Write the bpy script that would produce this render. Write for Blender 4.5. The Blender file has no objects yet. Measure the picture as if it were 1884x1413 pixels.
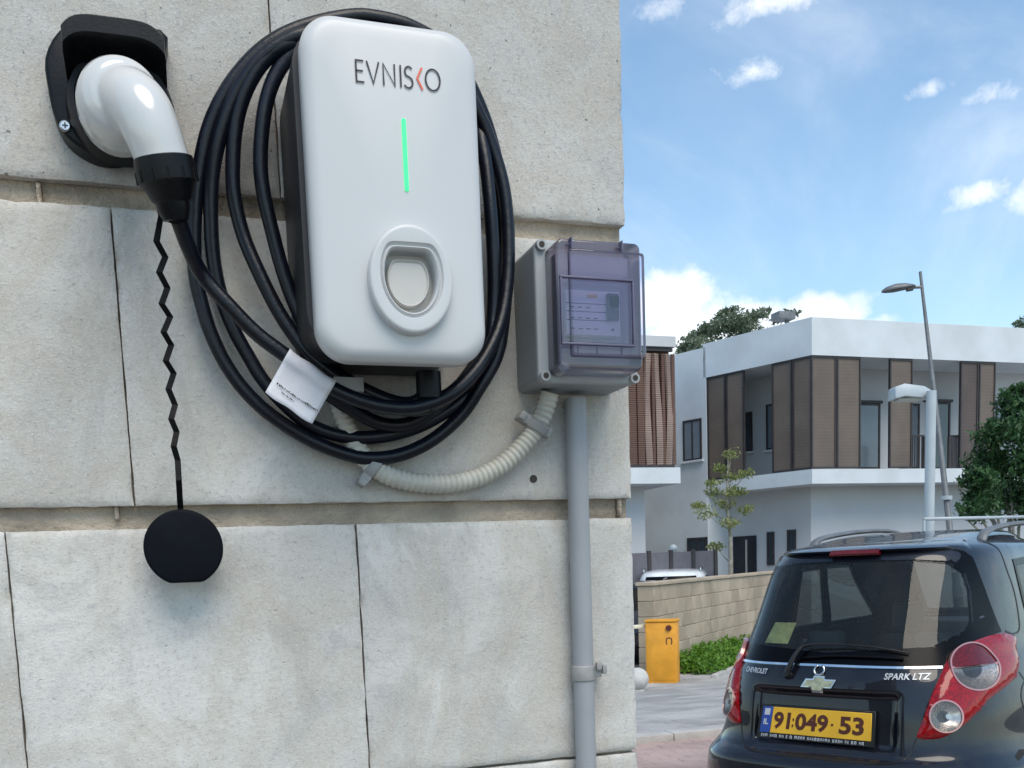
import bpy, bmesh, math, random
import numpy as np
from mathutils import Vector, Matrix, noise
from mathutils.geometry import delaunay_2d_cdt
random.seed(7)
PI = math.pi
S = bpy.context.scene
COL = S.collection
# ---------------------------------------------------------------- camera
EYE = 1.42
F, PX, PY = 1800., 942., 1256.            # focal length and principal point of the (cropped) photograph
def cv(x, y): return np.array([x - PX, PY - y, -F])
def nrm(v): return v / np.linalg.norm(v)
_X = nrm(cv(6360, 838)); _q = cv(942, 838 + .038 * (6360 - 942))
_Z = nrm(np.cross(_X, _q)); _Z = _Z if _Z[1] > 0 else -_Z
_Y = np.cross(_Z, _X)
M = np.array([_X, _Y, _Z])
CAMP = np.array([0, 0, EYE])
def ray(x, y): return M @ cv(x, y)
def onplane(x, y, p0, n):
    r = ray(x, y); p0 = np.array(p0, float); n = np.array(n, float)
    return CAMP + r * ((p0 - CAMP) @ n) / (r @ n)
def ony(x, y, D): return onplane(x, y, (0, D, 0), (0, 1, 0))
def gz(Y):                                 # the ground falls half a metre beyond the parked car
    t = min(1, max(0, (Y - 6.8) / 7.2)); return -.5 * t * t * (3 - 2 * t)
def atd(x, y, d): return CAMP + ray(x, y) * d / F
cam = bpy.data.objects.new('camera', bpy.data.cameras.new('camera'))
COL.objects.link(cam); S.camera = cam
cam.data.sensor_width = 36; cam.data.sensor_fit = 'HORIZONTAL'; cam.data.lens = 36 * F / 1884
cam.data.shift_y = (PY - 706.5) / 1884
cam.data.clip_start = .02; cam.data.clip_end = 3000
mw = Matrix([[*M[0], 0], [*M[1], 0], [*M[2], EYE], [0, 0, 0, 1]])
cam.matrix_world = mw
# ---------------------------------------------------------------- light
SUN_AZ, SUN_EL = math.radians(175), math.radians(55)     # azimuth from +Y towards +X
SKY_STRENGTH, SUN_STRENGTH = .12, 1.75
S.view_settings.view_transform = 'Standard'; S.view_settings.look = 'None'
S.view_settings.exposure = .62; S.view_settings.gamma = 1; S.view_settings.use_curve_mapping = False
S.render.resolution_x, S.render.resolution_y = 1024, 768
sd = np.array([math.sin(SUN_AZ) * math.cos(SUN_EL), math.cos(SUN_AZ) * math.cos(SUN_EL), math.sin(SUN_EL)])
sl = bpy.data.lights.new('sun', 'SUN'); sl.energy = SUN_STRENGTH; sl.angle = math.radians(42); sl.color = (1, .89, .74)
so = bpy.data.objects.new('sun', sl); COL.objects.link(so)
so.rotation_euler = Vector(sd).to_track_quat('Z', 'Y').to_euler(); so.location = (0, 0, 30)
W = bpy.data.worlds.new('World'); S.world = W; W.use_nodes = True
wt = W.node_tree; wt.nodes.clear()
class NT:
    def __init__(s, t): s.t = t
    def n(s, typ, **k):
        nd = s.t.nodes.new(typ)
        for a, b in k.items(): setattr(nd, a, b)
        return nd
    def l(s, a, b): s.t.links.new(a, b)
    def put(s, v, sock):
        if isinstance(v, (int, float)): sock.default_value = v
        elif isinstance(v, (tuple, list)): sock.default_value = v
        else: s.l(v, sock)
    def m(s, op, a, b=None, c=None, clamp=False):
        nd = s.n('ShaderNodeMath', operation=op); nd.use_clamp = clamp
        s.put(a, nd.inputs[0])
        if b is not None: s.put(b, nd.inputs[1])
        if c is not None: s.put(c, nd.inputs[2])
        return nd.outputs[0]
    def sstep(s, v, a, b, lo=0., hi=1.):
        nd = s.n('ShaderNodeMapRange', interpolation_type='SMOOTHSTEP')
        s.put(v, nd.inputs['Value'])
        for k, q in (('From Min', a), ('From Max', b), ('To Min', lo), ('To Max', hi)): nd.inputs[k].default_value = q
        return nd.outputs['Result']
    def noise(s, vec, scale, detail=4, rough=.55, dist=0.):
        nd = s.n('ShaderNodeTexNoise'); s.put(vec, nd.inputs['Vector'])
        nd.inputs['Scale'].default_value = scale; nd.inputs['Detail'].default_value = detail
        nd.inputs['Roughness'].default_value = rough; nd.inputs['Distortion'].default_value = dist
        return nd.outputs['Fac']
    def mix(s, f, a, b, typ='MIX'):
        nd = s.n('ShaderNodeMix', data_type='RGBA', blend_type=typ)
        s.put(f, nd.inputs[0]); s.put(a, nd.inputs[6]); s.put(b, nd.inputs[7]); return nd.outputs[2]
w = NT(wt)
sky = w.n('ShaderNodeTexSky', sky_type='NISHITA'); sky.sun_disc = False
sky.sun_elevation = SUN_EL; sky.sun_rotation = SUN_AZ; sky.air_density = 1.0; sky.dust_density = .4; sky.ozone_density = 1.5
tc = w.n('ShaderNodeTexCoord'); gen = tc.outputs['Generated']
sx = w.n('ShaderNodeSeparateXYZ'); w.l(gen, sx.inputs[0])
az = w.m('ARCTAN2', sx.outputs[0], sx.outputs[1]); el = w.m('ARCSINE', sx.outputs[2])
cmb = w.n('ShaderNodeCombineXYZ'); w.l(az, cmb.inputs[0]); w.l(w.m('MULTIPLY', el, 1.5), cmb.inputs[1])
nz = w.noise(gen, 9., 9, .6, .3); nz2 = w.noise(gen, 2.2, 5, .6, .4)
def azel(x, y):
    r = nrm(ray(x, y)); return math.atan2(r[0], r[1]), math.asin(r[2])
blob = 0.
for (x, y, hw, hh, amp) in [(1215, 560, 110, 75, 1.15), (1380, 590, 150, 62, 1.15), (1500, 578, 115, 50, 1.35), (1290, 620, 200, 70, 1.1),
                            (1620, 592, 90, 22, .75), (1800, 600, 90, 10, .35),
                            (1230, 8, 90, 42, .70), (1400, 12, 190, 46, .72), (1410, 125, 90, 50, .70), (1455, 80, 55, 50, .66),
                            (1715, 163, 70, 28, .70), (1800, 180, 80, 30, .72), (1785, 358, 105, 40, .70), (1735, 385, 55, 28, .6), (1890, 365, 60, 45, .74)]:
    a0, e0 = azel(x, y); a1, _ = azel(x + hw, y); _, e1 = azel(x, y - hh)
    u = w.m('MULTIPLY', w.m('SUBTRACT', az, a0), 1 / abs(a1 - a0)); v = w.m('MULTIPLY', w.m('SUBTRACT', el, e0), 1 / abs(e1 - e0))
    g = w.m('MULTIPLY', w.m('EXPONENT', w.m('MULTIPLY', w.m('ADD', w.m('MULTIPLY', u, u), w.m('MULTIPLY', v, v)), -1.)), amp)
    blob = w.m('MAXIMUM', blob, g)
generic = w.m('MULTIPLY', w.sstep(nz2, .56, .75), .55)
dens = w.m('ADD', w.m('MAXIMUM', blob, generic), w.m('ADD', w.m('MULTIPLY', w.m('SUBTRACT', nz, .5), 1.3), w.m('MULTIPLY', w.m('SUBTRACT', w.noise(gen, 24., 9, .66, .25), .5), 1.35)))
cl = w.sstep(dens, .24, 1.0)
veil = w.m('ADD', w.m('MULTIPLY', w.sstep(w.noise(gen, 3.2, 6, .6, .8), .42, .75), .34), w.m('ADD', w.m('MULTIPLY', w.m('EXPONENT', w.m('MULTIPLY', w.m('MAXIMUM', el, 0.), -3.2)), .40), .0))
cl = w.m('MINIMUM', w.m('MAXIMUM', cl, veil), 1.)
cshade = w.mix(w.sstep(w.noise(gen, 7., 5, .6), .3, .7), (5.2, 5.6, 6.2, 1), (7.4, 7.5, 7.6, 1))
skyc = w.mix(1.0, sky.outputs[0], (.90, 1.13, 1.14, 1), 'MULTIPLY')
colr = w.mix(w.m('MULTIPLY', cl, .9), skyc, cshade)
bg = w.n('ShaderNodeBackground'); w.l(colr, bg.inputs[0]); bg.inputs[1].default_value = SKY_STRENGTH
wo = w.n('ShaderNodeOutputWorld'); w.l(bg.outputs[0], wo.inputs[0])
# ---------------------------------------------------------------- materials
def new_mat(name):
    m = bpy.data.materials.new(name); m.use_nodes = True; t = NT(m.node_tree)
    b = m.node_tree.nodes['Principled BSDF']; return m, t, b
def pm(name, col, rough=.6, metal=0., var=.12, vscale=6., bump=0., bscale=60., coat=0., spec=.5, detail=4, rv=.12):
    m, t, b = new_mat(name)
    g = t.n('ShaderNodeTexCoord').outputs['Object']
    n1 = t.noise(g, vscale, detail)
    lo = tuple(c * (1 - var) for c in col) + (1,); hi = tuple(min(1, c * (1 + var)) for c in col) + (1,)
    t.l(t.mix(t.sstep(n1, .3, .7), lo, hi), b.inputs['Base Color'])
    t.l(t.sstep(t.noise(g, vscale * 2.3, 3), .2, .8, rough * (1 - rv), min(1, rough * (1 + rv))), b.inputs['Roughness'])
    b.inputs['Metallic'].default_value = metal; b.inputs['Specular IOR Level'].default_value = spec
    if coat: b.inputs['Coat Weight'].default_value = coat; b.inputs['Coat Roughness'].default_value = .09
    if bump:
        bn = t.n('ShaderNodeBump'); bn.inputs['Strength'].default_value = bump; bn.inputs['Distance'].default_value = .02
        t.l(t.noise(g, bscale, 5, .6), bn.inputs['Height']); t.l(bn.outputs[0], b.inputs['Normal'])
    return m
def glassy(name, tint, alpha, rough=.03, refl=.5):
    """thin clear sheet: see-through with a tint, mirror-like by fresnel"""
    m, t, b = new_mat(name); t.t.nodes.remove(b)
    tr = t.n('ShaderNodeBsdfTransparent'); tr.inputs[0].default_value = (*tint, 1)
    df = t.n('ShaderNodeBsdfDiffuse'); df.inputs[0].default_value = (*[c * .55 for c in tint], 1)
    mx = t.n('ShaderNodeMixShader'); mx.inputs[0].default_value = alpha; t.l(tr.outputs[0], mx.inputs[1]); t.l(df.outputs[0], mx.inputs[2])
    gl = t.n('ShaderNodeBsdfGlossy'); gl.inputs['Roughness'].default_value = rough
    fr = t.n('ShaderNodeFresnel'); fr.inputs[0].default_value = 1.45
    m2 = t.n('ShaderNodeMixShader'); t.l(t.m('MULTIPLY', fr.outputs[0], refl * 2, clamp=True), m2.inputs[0]); t.l(mx.outputs[0], m2.inputs[1]); t.l(gl.outputs[0], m2.inputs[2])
    o = [n for n in t.t.nodes if n.type == 'OUTPUT_MATERIAL'][0]; t.l(m2.outputs[0], o.inputs[0]); return m
def stone_mat(name, seed, tone=1., warm=0., spots=.5):
    m, t, b = new_mat(name)
    g0 = t.n('ShaderNodeTexCoord').outputs['Object']
    mp = t.n('ShaderNodeMapping'); t.l(g0, mp.inputs[0]); mp.inputs['Location'].default_value = (seed * 3.1, seed * 1.7, seed * .9)
    g = mp.outputs[0]
    big = t.noise(g, 3.2, 5, .6, .8); veins = t.noise(g, 7, 8, .68, 1.8); fine = t.noise(g, 170, 5, .8); grit = t.noise(g, 380, 3, .8)
    c = t.mix(t.sstep(big, .32, .70), (.52 * tone, .498 * tone, .462 * tone, 1), (.66 * tone, .632 * tone, .588 * tone, 1))
    mv = t.n('ShaderNodeMapping'); t.l(g, mv.inputs[0]); mv.inputs['Rotation'].default_value = (0, .8, 0); mv.inputs['Scale'].default_value = (1.35, 1, .8)
    c = t.mix(w_f(t, t.sstep(t.noise(mv.outputs[0], 6, 8, .65, 1.5), .49, .64), .36), c, (.37, .355, .34, 1))
    vr = t.m('SUBTRACT', 1., t.m('MULTIPLY', t.m('ABSOLUTE', t.m('SUBTRACT', t.noise(mv.outputs[0], 3.0, 8, .66, 1.6), .5)), 13.), clamp=True)
    c = t.mix(w_f(t, vr, .30), c, (.44, .37, .28, 1))
    c = t.mix(w_f(t, t.sstep(veins, .50, .62), .22), c, (.47, .41, .345, 1))
    c = t.mix(w_f(t, t.sstep(t.noise(g, 5.4, 8, .68, 1.4), .54, .68), .30), c, (.36, .355, .355, 1))
    c = t.mix(w_f(t, t.sstep(fine, .50, .66), .38 + .30 * spots), c, (.27, .27, .28, 1))
    c = t.mix(w_f(t, t.sstep(grit, .54, .66), .52), c, (.70, .69, .68, 1))
    sp = t.sstep(t.noise(g, 150, 2, .5), .68, .75)
    c = t.mix(w_f(t, sp, min(1, spots * 1.1)), c, (.13, .12, .115, 1))
    t.l(c, b.inputs['Base Color']); b.inputs['Roughness'].default_value = .8; b.inputs['Specular IOR Level'].default_value = .3
    h = t.m('ADD', t.m('MULTIPLY', fine, .8), t.m('ADD', t.m('MULTIPLY', grit, .5), t.m('MULTIPLY', t.noise(g, 28, 5, .6), .9)))
    h = t.m('SUBTRACT', h, t.m('MULTIPLY', sp, .5))
    bn = t.n('ShaderNodeBump'); bn.inputs['Strength'].default_value = .62; bn.inputs['Distance'].default_value = .0024
    t.l(h, bn.inputs['Height']); t.l(bn.outputs[0], b.inputs['Normal']); return m
def w_f(t, v, k): return t.m('MULTIPLY', v, k)
def led(name, col, strength):
    m, t, b = new_mat(name)
    n1 = t.noise(t.n('ShaderNodeTexCoord').outputs['Object'], 30, 2)
    c = t.mix(n1, tuple(x * .9 for x in col) + (1,), (*col, 1))
    t.l(c, b.inputs['Emission Color']); b.inputs['Emission Strength'].default_value = strength; b.inputs['Base Color'].default_value = (.05, .3, .15, 1)
    return m
def leaf_mat(name, a, b_, c_):
    m, t, b = new_mat(name)
    g = t.n('ShaderNodeTexCoord').outputs['Object']
    c = t.mix(t.sstep(t.noise(g, 2.2, 3), .35, .65), (*a, 1), (*b_, 1))
    c = t.mix(t.sstep(t.noise(g, 16, 2), .45, .65), c, (*c_, 1))
    t.l(c, b.inputs['Base Color']); b.inputs['Roughness'].default_value = .5
    b.inputs['Subsurface Weight'].default_value = 0
    tr = t.n('ShaderNodeBsdfTranslucent'); t.l(c, tr.inputs[0])
    mx = t.n('ShaderNodeMixShader'); mx.inputs[0].default_value = .35; t.l(b.outputs[0], mx.inputs[1]); t.l(tr.outputs[0], mx.inputs[2])
    o = [n for n in t.t.nodes if n.type == 'OUTPUT_MATERIAL'][0]; t.l(mx.outputs[0], o.inputs[0]); return m
MAT = {}
MAT['mortar'] = pm('mortar', (.44, .365, .285), .9, var=.3, vscale=14, bump=.6, bscale=130)
MAT['white_plastic'] = pm('white_plastic', (.56, .56, .56), .33, var=.01, vscale=3, rv=.01, bump=.02, bscale=900)
MAT['cream_plastic'] = pm('cream_plastic', (.52, .50, .465), .38, var=.03, vscale=12)
MAT['white_gloss'] = pm('white_gloss', (.60, .595, .585), .2, var=.01, vscale=5, rv=.02, coat=.6)
MAT['black_housing'] = pm('black_housing', (.011, .012, .016), .5, var=.15, bump=.08, bscale=700)
MAT['black_satin'] = pm('black_satin', (.004, .0045, .006), .38, spec=.22, var=.3, vscale=30, bump=.05, bscale=300)
MAT['cable_rubber'] = pm('cable_rubber', (.004, .0055, .011), .33, spec=.36, var=.3, vscale=20, bump=.07, bscale=160)
MAT['black_rubber'] = pm('black_rubber', (.002, .003, .006), .6, spec=.12, var=.2, vscale=30)
MAT['strap'] = pm('strap', (.006, .0055, .006), .6, spec=.15, var=.35, vscale=60)
MAT['ink'] = pm('ink', (.012, .013, .02), .5)
MAT['ink_red'] = pm('ink_red', (.75, .13, .07), .5)
MAT['led'] = led('green_led', (.02, .72, .20), 1.0)
MAT['steel'] = pm('steel', (.55, .55, .55), .3, 1., var=.2, vscale=90)
MAT['paper'] = pm('paper', (.66, .65, .69), .75, var=.04, vscale=20, bump=.1, bscale=60)
MAT['grey_box'] = pm('grey_box', (.28, .295, .31), .5, var=.07, vscale=9, bump=.04, bscale=400)
MAT['grey_box_light'] = pm('grey_box_light', (.36, .375, .38), .5, var=.05, vscale=9)
MAT['clear_cover'] = glassy('clear_cover', (.86, .81, .92), .09, .06, .8)
MAT['clear_pane'] = glassy('clear_pane', (.97, .96, .99), .01, .05, .7)
MAT['cover_edge'] = glassy('cover_edge', (.42, .40, .58), .55, .15, .6)
MAT['breaker'] = pm('breaker', (.86, .85, .84), .5, var=.03, vscale=20)
MAT['pipe'] = pm('pipe', (.30, .305, .32), .42, var=.07, vscale=7)
MAT['clip'] = pm('clip', (.29, .285, .275), .55, var=.2, vscale=30)
MAT['corrugated'] = pm('corrugated', (.50, .475, .41), .5, var=.14, vscale=25, bump=.05)
MAT['hole'] = pm('hole', (.05, .042, .035), .9)
MAT['asphalt'] = pm('asphalt', (.14, .135, .13), .9, var=.2, vscale=.5, bump=.3, bscale=30)
MAT['paver_grey'] = pm('paver_grey', (.37, .36, .345), .85, var=.25, vscale=1.5, bump=.4, bscale=25)
MAT['paver_red'] = pm('paver_red', (.42, .31, .28), .85, var=.2, vscale=2, bump=.3, bscale=25)
MAT['kerb'] = pm('kerb', (.48, .46, .43), .8, var=.15, vscale=4, bump=.3)
MAT['block'] = pm('block', (.44, .36, .265), .85, var=.22, vscale=1.2, bump=.4, bscale=30)
MAT['block_b'] = pm('block_b', (.455, .375, .28), .85, var=.12, vscale=1.5, bump=.4, bscale=30)
MAT['block_c'] = pm('block_c', (.42, .34, .25), .85, var=.12, vscale=1.5, bump=.4, bscale=30)
MAT['render_white'] = pm('render_white', (.60, .635, .665), .85, var=.09, vscale=.8, bump=.1, bscale=30)
MAT['render_grey'] = pm('render_grey', (.50, .51, .53), .85, var=.07, vscale=.5, bump=.1, bscale=30)
MAT['render_grey_wall'] = pm('render_grey_wall', (.36, .365, .38), .85, var=.06, vscale=.6, bump=.1, bscale=30)
MAT['frame_dark'] = pm('frame_dark', (.035, .030, .032), .5, var=.2)
MAT['win_grey'] = pm('win_grey', (.16, .19, .225), .2, var=.12, vscale=1.5, coat=.5)
MAT['win_dark'] = pm('win_dark', (.022, .035, .05), .12, var=.3, vscale=1.3, coat=.8)
MAT['door_dark'] = pm('door_dark', (.008, .010, .022), .35, var=.3, vscale=3)
MAT['fence_panel'] = pm('fence_panel', (.13, .125, .145), .7, var=.1)
def louvre(name, col, alpha, sc):
    m, t, b = new_mat(name)
    g = t.n('ShaderNodeTexCoord').outputs['Object']; s_ = t.n('ShaderNodeSeparateXYZ'); t.l(g, s_.inputs[0])
    stripes = t.m('ABSOLUTE', t.m('SINE', t.m('MULTIPLY', s_.outputs[2], sc)))
    n1 = t.noise(g, 1.1, 3)
    c = t.mix(t.sstep(n1, .3, .7), tuple(x * .88 for x in col) + (1,), tuple(x * 1.15 for x in col) + (1,))
    c = t.mix(t.m('MULTIPLY', stripes, .25), c, tuple(x * .5 for x in col) + (1,))
    t.l(c, b.inputs['Base Color']); b.inputs['Roughness'].default_value = .6
    b.inputs['Alpha'].default_value = alpha; return m
MAT['screen'] = louvre('screen', (.165, .128, .105), .86, 40)
MAT['screen_dark'] = louvre('screen_dark', (.105, .078, .072), .9, 40)
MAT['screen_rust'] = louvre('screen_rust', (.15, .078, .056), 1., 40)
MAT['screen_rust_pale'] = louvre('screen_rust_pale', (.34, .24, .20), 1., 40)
MAT['lamp_grey'] = pm('lamp_grey', (.16, .165, .17), .5, .3, var=.15, vscale=8)
MAT['lamp_white'] = pm('lamp_white', (.42, .47, .50), .4, var=.04)
MAT['lamp_lens'] = pm('lamp_lens', (.35, .34, .28), .3, var=.05)
MAT['yellow_paint'] = pm('yellow_paint', (.78, .34, .025), .45, var=.1, vscale=4, bump=.03)
MAT['yellow_side'] = MAT['yellow_paint']
MAT['knob'] = pm('knob', (.10, .02, .015), .4)
MAT['arm_paint'] = pm('arm_paint', (.75, .70, .55), .5)
MAT['concrete'] = pm('concrete', (.55, .54, .50), .8, var=.1, vscale=9, bump=.2)
MAT['bark'] = pm('bark', (.27, .25, .21), .9, var=.3, vscale=9, bump=.6)
MAT['leaf_dark'] = leaf_mat('leaf_dark', (.022, .062, .022), (.045, .115, .035), (.075, .16, .05))
MAT['leaf_young'] = leaf_mat('leaf_young', (.22, .25, .08), (.32, .34, .12), (.14, .19, .06))
MAT['leaf_far'] = leaf_mat('leaf_far', (.11, .155, .09), (.17, .21, .13), (.22, .25, .17))
MAT['leaf_cover'] = leaf_mat('leaf_cover', (.10, .24, .02), (.20, .38, .04), (.07, .16, .02))
MAT['soil'] = pm('soil', (.05, .05, .03), .95, var=.3)
def paint(name, col):
    m, t, b = new_mat(name)
    g = t.n('ShaderNodeTexCoord').outputs['Object']
    c = t.mix(t.sstep(t.noise(g, 3, 5), .35, .7), (*col, 1), tuple(x * 1.25 + .002 for x in col) + (1,)); b.inputs['Specular IOR Level'].default_value = .15
    t.l(c, b.inputs['Base Color']); b.inputs['Metallic'].default_value = .1
    t.l(t.sstep(t.noise(g, 9, 5), .3, .75, .22, .4), b.inputs['Roughness']); b.inputs['Coat Weight'].default_value = .8
    t.l(t.sstep(t.noise(g, 14, 6, .7), .4, .8, .015, .07), b.inputs['Coat Roughness'])
    return m
MAT['car_paint'] = paint('car_paint', (.007, .008, .013))
MAT['car_white'] = paint('car_white', (.70, .72, .74))
MAT['car_black'] = paint('car_black', (.012, .012, .016))
MAT['frit'] = pm('frit', (.002, .002, .003), .25, var=.1, spec=.12)
MAT['car_glass'] = glassy('car_glass', (.78, .84, .82), .02, .01, .42)
MAT['chrome'] = pm('chrome', (.75, .77, .80), .13, 1., var=.05)
MAT['silver'] = pm('silver', (.62, .62, .62), .25, 1., var=.1)
MAT['badge_silver'] = pm('badge_silver', (.55, .56, .58), .45, .4, var=.08, vscale=30)
MAT['gold_badge'] = pm('gold_badge', (.52, .47, .30), .35, .8, var=.2, vscale=40)
def lens(name, col, coat=1., rough=.15, sc=70):
    m, t, b = new_mat(name)
    g = t.n('ShaderNodeTexCoord').outputs['Object']
    v = t.n('ShaderNodeTexVoronoi'); t.l(g, v.inputs['Vector']); v.inputs['Scale'].default_value = sc
    c = t.mix(t.sstep(v.outputs[0], .1, .7), (*col, 1), tuple(x * .6 for x in col) + (1,))
    t.l(c, b.inputs['Base Color']); b.inputs['Roughness'].default_value = rough; b.inputs['Specular IOR Level'].default_value = .25
    b.inputs['Coat Weight'].default_value = coat; b.inputs['Coat Roughness'].default_value = .02
    bn = t.n('ShaderNodeBump'); bn.inputs['Strength'].default_value = .02; bn.inputs['Distance'].default_value = .004
    t.l(v.outputs[0], bn.inputs['Height']); t.l(bn.outputs[0], b.inputs['Normal']); return m
MAT['lens_red'] = lens('lens_red', (.36, .002, .006), coat=.45)
MAT['lens_dark_red'] = lens('lens_dark_red', (.15, .002, .006), coat=.45)
MAT['lens_clear'] = lens('lens_clear', (.36, .33, .30), sc=220)
MAT['reflector'] = pm('reflector', (.60, .57, .54), .28, .9, var=.25, vscale=60)
MAT['lens_cover'] = glassy('lens_cover', (.93, .90, .88), .04, .02, .8)
MAT['lens_ring'] = pm('lens_ring', (.50, .24, .23), .2, .4, coat=1.)
MAT['plate_yellow'] = pm('plate_yellow', (.80, .45, .025), .4, var=.08, vscale=9)
MAT['plate_blue'] = pm('plate_blue', (.02, .07, .36), .4)
MAT['plate_ink'] = pm('plate_ink', (.085, .018, .008), .5)
MAT['plate_white'] = pm('plate_white', (.6, .62, .65), .5)
MAT['trim'] = pm('trim', (.008, .008, .009), .45, var=.2, bump=.05, bscale=300)
MAT['tyre'] = pm('tyre', (.012, .012, .012), .8, bump=.2)
MAT['seat_fabric'] = pm('seat_fabric', (.045, .047, .05), .8, var=.2, bump=.2)
# ---------------------------------------------------------------- mesh helpers
def tag(o, label=None, cat=None, group=None, kind=None):
    if label: o['label'] = label
    if cat: o['category'] = cat
    if group: o['group'] = group
    if kind: o['kind'] = kind
    return o
def thing(name, loc, label, cat, group=None, rz=0.):
    o = bpy.data.objects.new(name, None); COL.objects.link(o); o.empty_display_size = .05
    o.location = tuple(float(v) for v in loc); o.rotation_euler = (0, 0, rz)
    return tag(o, label, cat, group)
def origin(p):
    while p.parent: p = p.parent
    return np.array(p.location)
def mesh(name, V, Fc, mat, parent=None, smooth=False, local=False, mats=None, midx=None, autos=None):
    V = [tuple(float(c) for c in v) for v in V]
    if parent is not None and not local:
        o0 = origin(parent); V = [(v[0] - o0[0], v[1] - o0[1], v[2] - o0[2]) for v in V]
    me = bpy.data.meshes.new(name); me.from_pydata(V, [], [tuple(f) for f in Fc]); me.update()
    bm = bmesh.new(); bm.from_mesh(me); bmesh.ops.recalc_face_normals(bm, faces=bm.faces); bm.to_mesh(me); bm.free()
    for mm in (mats or [mat]): me.materials.append(MAT[mm] if isinstance(mm, str) else mm)
    if midx: 
        for p, i in zip(me.polygons, midx): p.material_index = i
    if smooth:
        me.shade_smooth()
        if autos:
            me.set_sharp_from_angle(angle=math.radians(autos))
    ob = bpy.data.objects.new(name, me); COL.objects.link(ob)
    if parent is not None: ob.parent = parent
    return ob
class MB:
    def __init__(s): s.V = []; s.F = []
    def add(s, V, Fc):
        k = len(s.V); s.V += [tuple(v) for v in V]; s.F += [tuple(i + k for i in f) for f in Fc]; return s
    def box(s, c, h, ax=None):
        ax = ax or ((1, 0, 0), (0, 1, 0), (0, 0, 1)); A = [np.array(a, float) for a in ax]; c = np.array(c, float)
        V = [c + A[0] * h[0] * i + A[1] * h[1] * j + A[2] * h[2] * k for i in (-1, 1) for j in (-1, 1) for k in (-1, 1)]
        return s.add(V, [(0, 1, 3, 2), (4, 6, 7, 5), (0, 4, 5, 1), (2, 3, 7, 6), (0, 2, 6, 4), (1, 5, 7, 3)])
    def bx(s, x0, x1, y0, y1, z0, z1): return s.box(((x0 + x1) / 2, (y0 + y1) / 2, (z0 + z1) / 2), (abs(x1 - x0) / 2, abs(y1 - y0) / 2, abs(z1 - z0) / 2))
    def rings(s, R, cap0=True, cap1=True):
        k = len(s.V); n = len(R[0])
        for r in R: s.V += [tuple(p) for p in r]
        for i in range(len(R) - 1):
            for j in range(n): s.F.append((k + i * n + j, k + i * n + (j + 1) % n, k + (i + 1) * n + (j + 1) % n, k + (i + 1) * n + j))
        if cap0: s.F.append(tuple(k + j for j in range(n)))
        if cap1: s.F.append(tuple(k + (len(R) - 1) * n + j for j in range(n))[::-1])
        return s
    def cyl(s, a, b, r0, r1=None, n=16):
        a = np.array(a, float); b = np.array(b, float); r1 = r0 if r1 is None else r1; d = nrm(b - a)
        u = nrm(np.cross(d, (0, 0, 1) if abs(d[2]) < .9 else (1, 0, 0))); v = np.cross(d, u)
        return s.rings([[p + (u * math.cos(2 * PI * i / n) + v * math.sin(2 * PI * i / n)) * r for i in range(n)] for p, r in ((a, r0), (b, r1))])
    def build(s, name, mat, parent=None, smooth=False, **k): return mesh(name, s.V, s.F, mat, parent, smooth, **k)
def bevel(ob, w_, seg=2, ang=30):
    bm = bmesh.new(); bm.from_mesh(ob.data)
    ed = [e for e in bm.edges if len(e.link_faces) == 2 and e.calc_face_angle(0) > math.radians(ang)]
    bmesh.ops.bevel(bm, geom=ed, offset=w_, segments=seg, affect='EDGES', profile=.5, clamp_overlap=True)
    bm.to_mesh(ob.data); bm.free(); ob.data.shade_smooth(); ob.data.set_sharp_from_angle(angle=math.radians(40)); return ob
def catmull(P, n=8, closed=False):
    P = [np.array(p, float) for p in P]; out = []
    N = len(P)
    for i in range(N - 1):
        p0 = P[i - 1] if i else 2 * P[0] - P[1]; p1 = P[i]; p2 = P[i + 1]; p3 = P[i + 2] if i + 2 < N else 2 * P[-1] - P[-2]
        for k in range(n):
            t = k / n
            out.append(.5 * (2 * p1 + (p2 - p0) * t + (2 * p0 - 5 * p1 + 4 * p2 - p3) * t * t + (3 * p1 - p0 - 3 * p2 + p3) * t ** 3))
    out.append(P[-1]); return out
def tube(mb, path, rad, n=14, ell=(1, 1), caps=True):
    path = [np.array(p, float) for p in path]; N = len(path)
    R = rad if callable(rad) else (lambda t: rad)
    T = [nrm(path[min(i + 1, N - 1)] - path[max(i - 1, 0)]) for i in range(N)]
    u = np.cross(T[0], (0, 1, 0)); u = nrm(u if np.linalg.norm(u) > .1 else np.cross(T[0], (1, 0, 0))); rs = []
    for i in range(N):
        u = nrm(u - T[i] * (u @ T[i])); v = np.cross(T[i], u); r = R(i / (N - 1))
        rs.append([path[i] + (u * math.cos(2 * PI * k / n) * ell[0] + v * math.sin(2 * PI * k / n) * ell[1]) * r for k in range(n)])
    return mb.rings(rs, caps, caps)
def rrect(x0, x1, z0, z1, r, n=8):
    out = []
    for cx, cz, a0 in ((x1 - r, z1 - r, 0), (x0 + r, z1 - r, 90), (x0 + r, z0 + r, 180), (x1 - r, z0 + r, 270)):
        for k in range(n + 1):
            a = math.radians(a0 + 90 * k / n); out.append((cx + r * math.cos(a), cz + r * math.sin(a)))
    return out
def inset_poly(P, d):
    P = [np.array(p, float) for p in P]; N = len(P); out = []
    for i in range(N):
        a = P[i] - P[i - 1]; b = P[(i + 1) % N] - P[i]
        if np.linalg.norm(a) < 1e-9: a = b
        if np.linalg.norm(b) < 1e-9: b = a
        na = nrm(np.array([-a[1], a[0]])); nb = nrm(np.array([-b[1], b[0]])); m_ = na + nb; m_ = m_ / max(.35, m_ @ m_ / 2) / 1.
        out.append(tuple(P[i] + m_ * d / 1.0 if False else P[i] + nrm(na + nb) * d / max(.5, nrm(na + nb) @ na)))
    return out
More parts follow.
